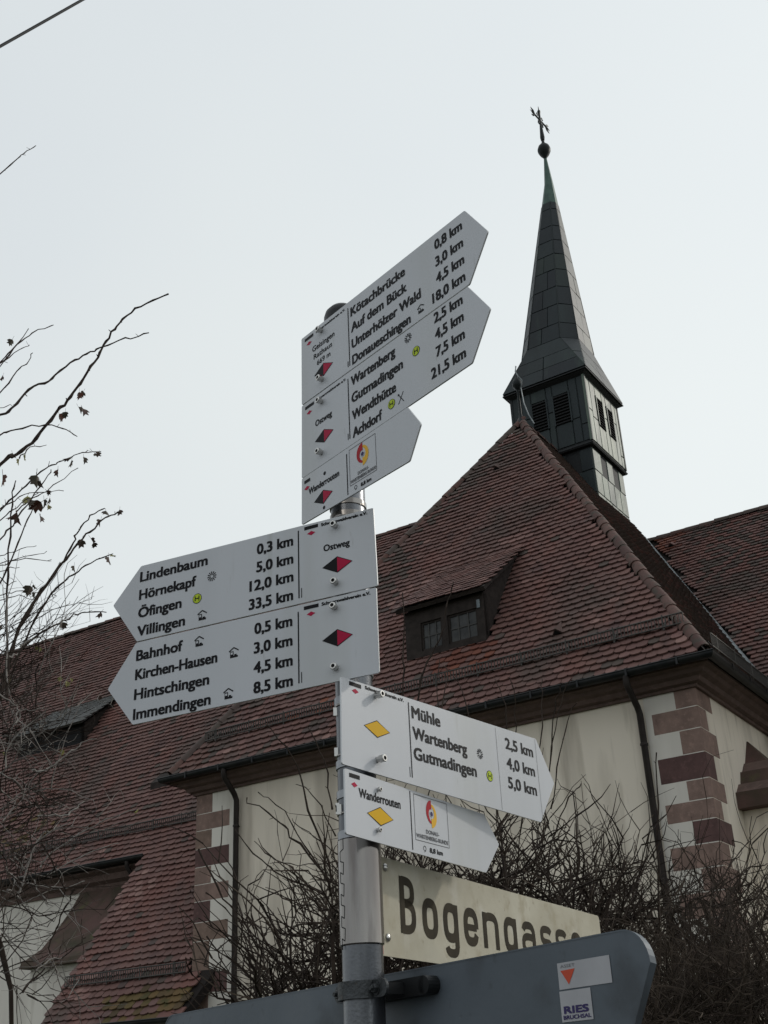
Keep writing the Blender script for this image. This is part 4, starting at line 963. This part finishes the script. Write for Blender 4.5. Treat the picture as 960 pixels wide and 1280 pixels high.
for z in (1.942, 1.834):
    q = MB(); q.lathe([(.0065, 0), (.0065, .0012), (.005, .003), (.0005, .0042)], Matrix.Translation((.078, -.0004, z)) @ Matrix.Rotation(R(90), 4, 'X'), 16); q.build('rivet', M['bolt'], st_, True)
m = MB(); m.box((.02, .0032, 1.83), (.11, .010, 1.85)); m.box((.02, .0032, 1.925), (.11, .010, 1.945)); m.build('mounting_bar', M['clamp'], st_)

# ---- grey board (back of a direction sign)
d9 = (math.sin(R(144.5)), math.cos(R(144.5)))
bd = thing('direction_board', 'blue grey back of a large rounded board clamped across the post with two stickers', 'sign', PX, math.atan2(d9[1], d9[0]))
YB = .060; x0, x1, z0, z1, r = -.835, .5285, 1.435, 1.777, .042
out = []
for cx, cz, a0 in ((x1 - r, z0 + r, -90), (x1 - r, z1 - r, 0), (x0 + r, z1 - r, 90), (x0 + r, z0 + r, 180)):
    for i in range(9): a = R(a0 + 90 * i / 8); out.append((cx + r * math.cos(a), cz + r * math.sin(a)))
# right end is raked
out = [(x - max(0, (1.735 - z)) * .60 if x > .3 else x, z) for x, z in out]
m = MB(); m.prism(out, Matrix.Translation((0, YB, 0)), .003); m.build('board_plate', M['board'], bd)
m = MB(); k = len(out); 
m.add([(x, YB - .0006, z) for x, z in out] + [(x, YB + .012, z) for x, z in out] + [(x + (.0022 if x > 0 else -.0022), YB - .0006, z + (.002 if z > 1.6 else -.002)) for x, z in out], [((i + 1) % k, i, 2 * k + i, 2 * k + (i + 1) % k) for i in range(k)] + [(2 * k + (i + 1) % k, 2 * k + i, k + i, k + (i + 1) % k) for i in range(k)]); m.build('board_rim', M['board'], bd)
m = MB(); rect(m, .367, 1.7205, .4635, 1.7525, YB - .0008); stk = m.build('sticker', M['sticker'], bd, label='white sticker with a red triangle pointing down')
m = MB(); poly(m, [(.3725, 1.7430), (.3860, 1.7255), (.3995, 1.7435)], YB - .0012, 0); m.build('red_triangle', M['stick_red'], stk)
m = MB(); text(m, 'ASSET', .373, .400, 1.7462, .0035, YB - .0012, 0, .0); m.build('faint_print', M['greyp'], stk)
m = MB(); rect(m, .366, 1.6820, .4235, 1.7185, YB - .0008); st2 = m.build('sticker', M['sticker'], bd, label='white sticker reading RIES BRUCHSAL')
m = MB(); text(m, 'RIES', .3715, .4175, 1.6915, .0088, YB - .0012, 0, .045); text(m, 'BRUCHSAL', .3695, .4205, 1.6848, .0048, YB - .0012, 0, .03); m.build('lettering', M['logob'], st2)
# clamp: front half band with ears, two bolts, rear channel
m = MB(); zc = 1.7515; hh = .0125; rr = PR + .0035; n = 18; path = []
path.append((-.058, -.004)); path.append((-.042, -.004))
for i in range(n + 1): a = R(188 + 164 * i / n); path.append((rr * math.cos(a), rr * math.sin(a)))
path.append((.042, -.004)); path.append((.060, -.004))
tk = .004
P2 = [Vector(p) for p in path]; lo = len(P2)
inner, outer = [], []
for i, p in enumerate(P2):
    d = (P2[min(i + 1, lo - 1)] - P2[max(0, i - 1)]).normalized(); nn = Vector((d.y, -d.x)); inner.append(p); outer.append(p + nn * tk)
vs = [(p.x, p.y, zc - hh) for p in inner] + [(p.x, p.y, zc - hh) for p in outer] + [(p.x, p.y, zc + hh) for p in inner] + [(p.x, p.y, zc + hh) for p in outer]
fs = []
for i in range(lo - 1): fs += [(i, i + 1, lo + i + 1, lo + i), (2 * lo + i, 3 * lo + i, 3 * lo + i + 1, 2 * lo + i + 1), (lo + i, lo + i + 1, 3 * lo + i + 1, 3 * lo + i), (i + 1, i, 2 * lo + i, 2 * lo + i + 1)]
fs += [(0, lo, 3 * lo, 2 * lo), (lo - 1, 3 * lo - 1, 4 * lo - 1, 2 * lo - 1)]
m.add(vs, fs); 
for s_, xx in ((-1, -.058), (1, .060)):
    m.lathe([(hh, 0), (hh, tk)], Matrix.Translation((xx, -.004 , zc)) @ Matrix.Rotation(R(90), 4, 'X'), 18)
cl = m.build('clamp', M['clamp'], bd, True)
for xx in (-.054, .046):
    q = MB(); T = Matrix.Translation((xx, -.008, zc)) @ Matrix.Rotation(R(90), 4, 'X'); q.lathe([(.0095, 0), (.0095, .0015)], T, 18); q.lathe([(.0070, .0015), (.0070, .006), (.006, .007)], T, 6); q.lathe([(.0035, .006), (.0035, .011), (.003, .012)], T, 10); q.build('clamp_bolt', M['clamp'], cl)
m = MB(); m.box((-.055, .038, zc - .013), (.10, YB - .001, zc + .013)); m.lathe([(.013, .0), (.013, YB - .039)], Matrix.Translation((.10, YB - .001, zc)) @ Matrix.Rotation(R(90), 4, 'X'), 16); m.box((-.055, -.004, zc - .008), (-.050, .04, zc + .008)); m.box((.045, -.004, zc - .008), (.050, .04, zc + .008)); m.build('rear_channel', M['gutter'], bd)

# ================================================================== PLANTS
def at(px, py, dist):
    """a point in the garden seen at this place of the photograph, dist metres away on plan"""
    r = CM @ Vector((px - 480, 640 - py, -F)); return CAMP + r * (dist / math.hypot(r.x, r.y))
def smooth_poly(pts, k=4):
    out = []
    for i in range(len(pts) - 1):
        p0, p1, p2, p3 = pts[max(i - 1, 0)], pts[i], pts[i + 1], pts[min(i + 2, len(pts) - 1)]
        for j in range(k):
            t = j / k; out.append(.5 * ((2 * p1) + (p2 - p0) * t + (2 * p0 - 5 * p1 + 4 * p2 - p3) * t * t + (3 * p1 - p0 - 3 * p2 + p3) * t ** 3))
    out.append(pts[-1]); return out
def cane(m, pxs, dist, r0, r1, k=4, mi=0, jit=.004, n=5, buds=True):
    d = dist if hasattr(dist, '__len__') else (dist, dist * 1.02)
    N_ = len(pxs); P = [at(x, y, d[0] + (d[1] - d[0]) * i / max(1, N_ - 1)) for i, (x, y) in enumerate(pxs)]
    P = smooth_poly(P, k); P = [p + V((random.gauss(0, jit), random.gauss(0, jit), random.gauss(0, jit))) for p in P]
    rs = [r0 + (r1 - r0) * i / (len(P) - 1) for i in range(len(P))]; rs = [q * (1.0 + (.35 if i % 3 == 0 else 0)) for i, q in enumerate(rs)]
    m.tube(P, rs, n, mi)
    if buds:
        for i in range(2, len(P) - 1, 3):
            if random.random() < .5: dd = V((random.gauss(0, 1), random.gauss(0, 1), random.gauss(0, 1) + .6)).normalized() * random.uniform(.008, .03) * (dist[0] if hasattr(dist, '__len__') else dist) / 5; m.tube([P[i], P[i] + dd], [rs[i] * .7, rs[i] * .4], 3, mi, cap=False)
    return P
def twig(m, p, d, L, r, seg=5, wob=.35, mi=0, spur=.5, depth=1):
    P = [p]; d = d.normalized(); q = p
    for i in range(seg):
        d = (d + V((random.gauss(0, wob), random.gauss(0, wob), random.gauss(0, wob) + .06)) * .6).normalized(); q = q + d * (L / seg); P.append(q)
        if depth and random.random() < spur:
            sd = (d + V((random.gauss(0, 1), random.gauss(0, 1), random.gauss(0, .8) + .3)) * .8).normalized(); twig(m, q, sd, L * random.uniform(.25, .55), r * .65, 3, wob, mi, 0, 0)
    m.tube(P, [r * (1 - .65 * i / seg) for i in range(seg + 1)], 3, mi, cap=False)

# --- hedge of bare dark shrubs between the post and the church
def hedge(name, label, xr, ytop, nT, dist, wh, rad=(.0045, .0095), mats=None, stems=14, grp=None, ybot=1300, mix=(0, 0, 0, 1), L=(.35, .75)):
    t = thing(name, label, 'shrub', (0, 0, 0), 0, grp)
    c = at((xr[0] + xr[1]) / 2, 1270, sum(dist) / 2); t.location = (c.x, c.y, 0); off = V((c.x, c.y, 0))
    m = MB()
    for i in range(nT):
        x = random.uniform(*xr); yt = ytop(x); yt += 34; u = random.random() ** .7; y = yt + (ybot - yt) * u
        p = at(x, y, random.uniform(*dist)) - off
        a = random.uniform(0, 2 * math.pi); el = random.gauss(.5, .6)
        twig(m, p, V((math.cos(a) * math.cos(el), math.sin(a) * math.cos(el), math.sin(el))), random.uniform(*L), random.uniform(*rad), 5, .42, random.choice(mix), .6)
    m.build('twigs', mats, t, kind='stuff')
    m = MB()
    for i in range(stems):
        x = random.uniform(xr[0] + 20, xr[1] - 20); d = random.uniform(*dist); top_ = at(x, min(1290, ytop(x) + random.uniform(60, 180)), d) - off; b0 = V((top_.x * .6 + random.gauss(0, .15), top_.y * .6 + random.gauss(0, .15), 0))
        P = smooth_poly([b0, lerp(b0, top_, .4) + V((random.gauss(0, .08), random.gauss(0, .08), 0)), lerp(b0, top_, .75) + V((random.gauss(0, .06), random.gauss(0, .06), 0)), top_], 4)
        m.tube(P, [.022 - .012 * k_ / (len(P) - 1) for k_ in range(len(P))], 6)
    m.build('stem', mats, t, kind='stuff')
    m = MB()
    for pxs, r0 in wh:
        d = random.uniform(*dist); k0 = len(m.v); cane(m, pxs, (d, d * random.uniform(.98, 1.03)), r0, r0 * .45, jit=.006)
        m.v[k0:] = [tuple(Vector(v) - off) for v in m.v[k0:]]
    m.build('whips', mats, t, kind='stuff')
    return t
def interp(tab):
    def f_(x):
        for (a, ya), (c, yc) in zip(tab[:-1], tab[1:]):
            if a <= x <= c: return ya + (yc - ya) * (x - a) / (c - a)
        return tab[0][1] if x < tab[0][0] else tab[-1][1]
    return f_
z6 = lambda L: [(x / 2.909 + 200, y / 2.909 + 840) for x, y in L]
z8 = lambda L: [(x / 2.667 + 600, y / 2.667 + 940) for x, y in L]
zr_ = lambda L: [(x / 3.046 + 700, y / 3.046 + 860) for x, y in L]
TW = [M['twig'], M['twig2']]
whL = [(z6([(630, 760), (520, 420), (480, 300), (385, 190)]), .006), (z6([(628, 500), (600, 330), (540, 190)]), .005), (z6([(620, 760), (480, 600), (420, 530), (310, 455)]), .006),
       (z6([(615, 760), (520, 620), (450, 500), (355, 440)]), .005), (z6([(600, 810), (440, 740), (370, 680), (265, 570)]), .006), (z6([(610, 820), (450, 710), (340, 615)]), .005),
       (z6([(610, 860), (480, 830), (340, 775)]), .004), (z6([(600, 840), (500, 800), (370, 730), (335, 800)]), .003), (z6([(140, 650), (230, 820), (330, 950), (400, 1020)]), .006), (z6([(170, 960), (240, 1080), (330, 1190)]), .004),
       (z6([(170, 800), (260, 880), (330, 960), (430, 1080)]), .004), (z6([(640, 660), (560, 600), (475, 530)]), .004), (z6([(640, 600), (560, 450), (490, 405)]), .004), (z6([(640, 690), (540, 700), (395, 690)]), .004),
       (z6([(470, 1000), (480, 860), (470, 770)]), .004), (z6([(500, 1000), (440, 900), (370, 870)]), .004), (z6([(110, 1040), (220, 1090), (330, 1120)]), .003), (z6([(330, 1190), (320, 1000), (260, 850)]), .005)]
h1 = hedge('bare_shrub', 'tangled leafless shrub left of the post in front of the cream church wall', (316, 470), interp([(316, 1225), (345, 1165), (375, 1125), (400, 1085), (430, 1050), (470, 1040)]), 175, (6.2, 7.6), whL, mats=TW, stems=9, grp='bare shrubs in front of the church', mix=(0, 0, 0, 1))
zm = lambda L: [(x / 4. + 460, y / 4. + 640) for x, y in L]
whM = [(zm([(182, 1300), (180, 910), (180, 700), (177, 480), (165, 400)]), .006), (zm([(170, 1350), (250, 930), (300, 750), (370, 600), (400, 440), (430, 350)]), .007), (zm([(340, 1200), (350, 900), (358, 730)]), .004), (zm([(300, 1300), (385, 900), (385, 770)]), .005),
       (zm([(560, 1300), (470, 900), (380, 770)]), .004), (zm([(720, 1250), (680, 960), (640, 840)]), .004), (zm([(860, 1400), (865, 960), (868, 830)]), .004), (zm([(890, 1450), (920, 1100), (950, 900), (985, 850)]), .005), (zm([(880, 1500), (930, 1080), (1000, 860), (1040, 800)]), .004),
       (zm([(920, 1480), (960, 1200), (1010, 1010), (1050, 950)]), .004), (zm([(700, 1500), (740, 1150), (730, 900), (700, 830)]), .004),
       (z8([(150, 600), (215, 470), (240, 300), (300, 150), (340, 110)]), .006), (z8([(0, 440), (60, 270), (110, 180), (185, 85)]), .006), (z8([(10, 480), (100, 380), (180, 300), (290, 245)]), .006), (z8([(0, 485), (100, 430), (180, 385), (215, 380)]), .005),
       (z8([(150, 600), (240, 500), (300, 430)]), .005), (z8([(200, 580), (320, 480), (410, 375)]), .005), (z8([(60, 560), (120, 420), (140, 330)]), .004), (z8([(80, 560), (90, 460), (95, 330), (125, 330)]), .004), (z8([(0, 520), (60, 440), (65, 370)]), .004),
       (z8([(60, 420), (160, 470), (230, 540), (380, 640)]), .006)]
h2 = hedge('bare_shrub', 'dense dark leafless shrub directly behind the street name plate', (455, 775), interp([(455, 1065), (600, 1050), (625, 1015), (665, 1025), (700, 1055), (745, 1080), (775, 1110)]), 700, (6.2, 8.0), whM, mats=TW, stems=18, grp='bare shrubs in front of the church', mix=(0, 0, 0, 1))
whR = [(z8([(600, 760), (598, 500), (590, 250), (590, 0)]), .007), (z8([(380, 660), (420, 540), (475, 360)]), .005), (z8([(345, 400), (400, 520), (450, 670)]), .005), (z8([(600, 680), (640, 560), (690, 460)]), .005), (z8([(560, 700), (640, 620), (740, 545), (765, 530)]), .006),
       (z8([(650, 760), (690, 680), (765, 530)]), .005), (z8([(640, 620), (745, 600)]), .003), (z8([(700, 800), (780, 700), (760, 560), (755, 475)]), .003), (z8([(930, 900), (800, 720), (700, 660)]), .004), (z8([(420, 800), (560, 640), (560, 520), (600, 470)]), .004),
       (z8([(330, 640), (460, 640), (560, 720)]), .005), (z8([(640, 700), (900, 600), (960, 600)]), .004), (zr_([(600, 900), (700, 700), (792, 670)]), .005), (zr_([(560, 1000), (800, 850), (792, 560)]), .003)]
h3 = hedge('bare_shrub', 'looser brown leafless shrub below the right hand corner stones', (745, 990), interp([(745, 1075), (800, 1070), (850, 1085), (880, 1060), (920, 1075), (960, 1110), (990, 1120)]), 300, (6.4, 8.4), whR, rad=(.004, .008), mats=TW, stems=16, grp='bare shrubs in front of the church', mix=(0, 0, 1))
h4 = hedge('bare_shrub', 'low brown thicket of fine twigs at the bottom right below the loose shrub', (800, 1000), interp([(760, 1260), (800, 1240), (850, 1205), (900, 1180), (1000, 1165)]), 620, (5.2, 6.4), [], rad=(.0022, .0042), mats=[M['twig2'], M['twig']], stems=10, grp='bare shrubs in front of the church', mix=(0, 0, 1), L=(.25, .55))

# --- near shrub or small tree reaching in from the left
tr = thing('young_tree', 'thin branched young tree with a few dry leaves at the left edge', 'tree', (-2.45, 3.9, 0))
off = V((-2.45, 3.9, 0))
z7 = lambda L: [(x / 2.909, y / 2.909 + 360) for x, y in L]
z3 = lambda L: [(x / 3.765, y / 3.765 + 900) for x, y in L]
z5 = lambda L: [(x / 4.364, y / 4.364 + 760) for x, y in L]
m = MB()
BR = [([(-130, 810), (0, 640), (60, 605), (130, 545), (200, 460), (245, 410), (290, 345), (345, 265), (375, 210), (415, 148), (460, 100), (530, 55), (612, 22)], .0062),
      ([(-120, 540), (0, 465), (50, 430), (105, 370), (175, 340), (205, 310), (270, 265), (330, 235), (375, 212), (455, 187), (540, 162)], .0045),
      ([(-80, 340), (0, 268), (55, 210), (105, 150)], .003), ([(-80, 350), (0, 280), (60, 205), (120, 165), (195, 132)], .0032), ([(-60, 340), (0, 285), (70, 225), (108, 206)], .0025),
      ([(-60, 450), (0, 385), (60, 305), (95, 275), (120, 237)], .0028), ([(-60, 570), (0, 535), (60, 515), (170, 497), (240, 515), (283, 543)], .003), ([(-40, 455), (0, 440), (45, 425)], .002),
      ([(-60, 860), (0, 810), (75, 735), (150, 665), (200, 640), (240, 622), (300, 600), (370, 595)], .0032), ([(-60, 1000), (0, 920), (60, 840), (150, 720), (190, 660)], .003),
      ([(60, 815), (110, 770), (170, 735), (285, 655)], .0025), ([(-50, 880), (0, 845), (80, 780), (140, 750)], .0025), ([(70, 620), (110, 580), (170, 572)], .002),
      ([(28, 1500), (25, 1280), (25, 1100), (35, 900), (45, 760), (58, 703)], .004), ([(-40, 1170), (0, 1080), (50, 960), (100, 840), (130, 790)], .0035),
      ([(-10, 1500), (50, 1280), (130, 1130), (215, 1020), (265, 930), (285, 880), (330, 830), (380, 797)], .0040), ([(0, 1500), (60, 1280), (150, 1110), (240, 985), (300, 910), (350, 860), (390, 830), (440, 815)], .0045),
      ([(30, 1450), (90, 1280), (190, 1110), (270, 1040), (330, 1000), (410, 965)], .0040), ([(20, 1400), (110, 1280), (200, 1225), (250, 1200), (300, 1180), (385, 1178)], .0035),
      ([(-50, 990), (0, 975), (60, 955), (130, 937)], .002), ([(-50, 1020), (0, 1000), (100, 975), (170, 963)], .002), ([(-50, 1020), (0, 1010), (90, 985), (190, 990)], .0022), ([(-30, 1040), (0, 1030), (70, 1015)], .002),
      ([(-50, 1120), (0, 1115), (60, 1105), (140, 1108)], .002), ([(-50, 1145), (0, 1135), (70, 1120), (125, 1135)], .002), ([(0, 1050), (30, 1075), (62, 1066)], .002), ([(0, 800), (50, 772), (110, 745), (230, 738)], .002)]
for L, r in BR:
    d = random.uniform(3.7, 4.4); k0 = len(m.v); cane(m, z7(L), (d, d * 1.03), r * 1.1, r * .5, jit=.0025)
    m.v[k0:] = [tuple(Vector(v) - off) for v in m.v[k0:]]
k0 = len(m.v); cane(m, [(-40, 250), (0, 217), (22, 198), (30, 192), (45, 182)], 4.0, .003, .0015, jit=.001); 
BR2 = [(z5([(0, 230), (40, 240), (200, 235), (330, 200)]), .0025), (z5([(-30, 400), (60, 350), (200, 290), (330, 200)]), .002), (z5([(215, 300), (190, 380), (200, 500), (170, 600), (175, 680), (200, 770)]), .0028),
       (z3([(345, 800), (335, 820), (280, 960), (240, 1040), (230, 1110), (160, 1200), (100, 1290)]), .003), (z3([(60, 420), (150, 330), (240, 220), (330, 170)]), .003), (z3([(0, 1060), (120, 1000), (300, 900)]), .002), (z3([(0, 1180), (150, 1130), (330, 1080), (480, 1010)]), .002), (z3([(100, 1290), (190, 1190), (330, 1090), (400, 1030)]), .003)]
for L, r in BR2: d = random.uniform(3.7, 4.4); cane(m, L, (d, d * 1.02), r, r * .5, jit=.003)
m.v[k0:] = [tuple(Vector(v) - off) for v in m.v[k0:]]
# trunk and main limbs, out of the frame to the left, joined to what reaches in
for L, r in (([(-260, 1700), (-190, 1400), (-120, 1150), (-70, 900), (-40, 700), (-45, 560)], .016), ([(-120, 1150), (-60, 1080), (-25, 960), (-20, 880), (-40, 700)], .011), ([(-150, 1260), (-80, 1180), (-10, 1150), (20, 1330)], .010), ([(-70, 900), (-40, 640), (-30, 500), (-40, 250)], .009)):
    k0 = len(m.v); cane(m, L, (4.0, 4.1), r, r * .7, jit=.004, buds=False); m.v[k0:] = [tuple(Vector(v) - off) for v in m.v[k0:]]
p_t = at(-260, 1700, 4.0) - off; m.tube([V((p_t.x - .1, p_t.y, 0)), V((p_t.x - .05, p_t.y + .02, p_t.z * .5)), p_t], [.035, .025, .016], 8)
m.build('branches', M['twig'], tr)
m = MB()
PALE = [(z3([(150, 235), (200, 240), (250, 215), (330, 150), (400, 100), (450, 85)]), .0030), (z3([(180, 450), (280, 452), (350, 420), (395, 380)]), .003), (z3([(85, 815), (110, 760), (150, 630), (200, 540), (235, 523), (330, 480)]), .0028), (z3([(185, 700), (250, 620), (380, 530), (500, 470), (630, 420)]), .0026),
        (z3([(20, 695), (90, 760), (200, 780), (310, 790), (400, 755)]), .0025), (z3([(0, 320), (70, 385)]), .003), (z5([(35, -60), (40, 130), (35, 330), (55, 460), (70, 515)]), .0032), (z3([(35, 800), (60, 810), (100, 850)]), .0035), (z3([(70, 640), (130, 720), (250, 740)]), .0022), (z3([(220, 730), (420, 620), (560, 580)]), .0018),
        (z3([(0, 250), (80, 290), (120, 330)]), .003), (z3([(170, 1180), (230, 1130), (290, 1120)]), .0022), (z5([(110, 210), (150, 180), (230, 160), (290, 190)]), .003), (z5([(90, 620), (100, 560), (180, 560), (240, 540)]), .002), (z5([(-20, 460), (70, 520), (110, 580), (80, 640)]), .003), (z5([(50, 270), (100, 250)]), .004)]
k0 = len(m.v)
for L, r in PALE: d = random.uniform(3.5, 3.9); cane(m, L, (d, d * 1.01), r, r * .45, jit=.002)
for i in range(210):
    y = random.choice([random.gauss(960, 70), random.gauss(1080, 60), random.uniform(840, 1250)]); x = abs(random.gauss(0, 42)) - 18
    a = random.gauss(-.1, .9); twig(m, at(x, y, random.uniform(3.5, 4.3)), V((math.cos(a), random.gauss(0, .5), math.sin(a))), random.uniform(.10, .32), random.uniform(.0012, .0026), 5, .4, random.choice((0, 1, 1, 1)), .6)
for i in range(70):
    y = random.uniform(770, 940); x = abs(random.gauss(0, 30)) - 22; a = random.gauss(.7, .5)
    twig(m, at(x, y, random.uniform(3.7, 4.3)), V((math.cos(a), random.gauss(0, .4), math.sin(a))), random.uniform(.12, .36), random.uniform(.0012, .0022), 5, .3, 1, .5)
m.v[k0:] = [tuple(Vector(v) - off) for v in m.v[k0:]]
m.build('fine_twigs', [M['twigl'], M['twig']], tr, kind='stuff')
# leaves: small lobed blades, some curled
def leaf_mesh(mt):
    m = MB(); prof = [(0, 0), (.35, .12), (.52, .42), (.30, .48), (.44, .80), (.16, .74), (0, 1.05)]
    vs = []; 
    for x, y in prof: vs.append((x, y, abs(x) * .45 - .25 * y * y))
    for x, y in prof[1:-1][::-1]: vs.append((-x, y, abs(x) * .55 - .25 * y * y))
    k = len(vs); vs += [(x, y, z - .02) for x, y, z in vs]; c0 = len(vs); vs += [(0, .45, -.08), (0, .45, -.10)]
    fs = [(c0, i, (i + 1) % k) for i in range(k)] + [(c0 + 1, k + (i + 1) % k, k + i) for i in range(k)] + [(i, k + i, k + (i + 1) % k, (i + 1) % k) for i in range(k)]
    m.add(vs, fs); m.tube([(0, -.5, .05), (0, 0, 0)], .02, 3); return m.mesh('leaf', mt)
LM = {k: leaf_mesh(M[k]) for k in ('leafd', 'leafr', 'leafy')}
LV = [(45, 187, 0, 9), (10, 318, 0, 9), (288, 378, 1, 10), (303, 376, 0, 8), (300, 438, 0, 12), (285, 432, 0, 8), (215, 458, 1, 10), (238, 450, 0, 9), (45, 600, 0, 11), (85, 610, 2, 7), (70, 622, 2, 6), (10, 680, 1, 14), (255, 615, 0, 11), (260, 628, 0, 8), (305, 615, 0, 10), (318, 590, 0, 8), (345, 600, 0, 10), (360, 597, 0, 7), (210, 660, 1, 11), (133, 680, 0, 14),
      (145, 700, 0, 9), (100, 757, 2, 14), (108, 770, 0, 12), (150, 778, 1, 15), (160, 770, 0, 10), (60, 815, 1, 15), (50, 825, 1, 10), (145, 828, 0, 12), (180, 765, 0, 8), (178, 790, 2, 6), (175, 735, 0, 7), (385, 810, 0, 10), (435, 806, 0, 9), (366, 843, 0, 10), (298, 915, 0, 11), (330, 910, 0, 10), (342, 925, 0, 9), (395, 978, 0, 12), (405, 970, 2, 6), (270, 1010, 0, 9), (110, 1082, 0, 11), (122, 1078, 0, 8), (232, 1215, 0, 9), (225, 1220, 0, 8), (368, 1178, 0, 9), (10, 1225, 0, 10), (40, 1232, 0, 7), (130, 1106, 0, 6)]
LX = [(75, 846, 2, 5), (84, 852, 2, 5.5), (88, 848, 2, 4), (80, 938, 2, 5), (172, 1012, 2, 5), (12, 848, 2, 5), (50, 810, 2, 4), (44, 808, 2, 4), (125, 870, 0, 4), (82, 876, 0, 4), (130, 1028, 1, 4), (112, 1030, 1, 4), (6, 940, 2, 4), (20, 1000, 1, 5)]
for x, y, c, s_ in [(x / 2.909, y / 2.909 + 360, c, s_) for x, y, c, s_ in LV] + LX:
    d = random.uniform(3.8, 4.3); p = at(x, y, d) - off; sc = s_ * d / F * random.uniform(1.0, 1.35) / (1. if s_ > 6 else .8)
    q = Matrix.Translation(p) @ Matrix.Rotation(random.uniform(0, 6.28), 4, 'Z') @ Matrix.Rotation(R(random.uniform(-150, -40)), 4, 'X') @ Matrix.Rotation(random.uniform(-.8, .8), 4, 'Y') @ Matrix.Diagonal((sc, sc, sc, 1))
    link('leaf', LM[('leafd', 'leafr', 'leafy')[c]], tr, mtx=q)

# --- overhead cable crossing the top left corner
cb = MB(); pa = at(-700, 445, 6.5); pb = at(1150, -560, 12.0)
P = [lerp(pa, pb, t / 24) - V((0, 0, .10 * 4 * (t / 24) * (1 - t / 24))) for t in range(25)]
# pass exactly through the corner of the view
q0 = at(0, 58, 7.2); q1 = at(103, 0, 7.6); d = (q1 - q0); P = [q0 + d * t for t in [-9 + i * .75 for i in range(25)]]
P = [p + V((0, 0, .004 * ((i - 12) ** 2) * .3)) for i, p in enumerate(P)]
cb.tube(P, .0125, 8); o = cb.build('overhead_cable', M['cable'], smooth=True); o['label'] = 'black overhead cable crossing the sky at the top left corner'; o['category'] = 'cable'
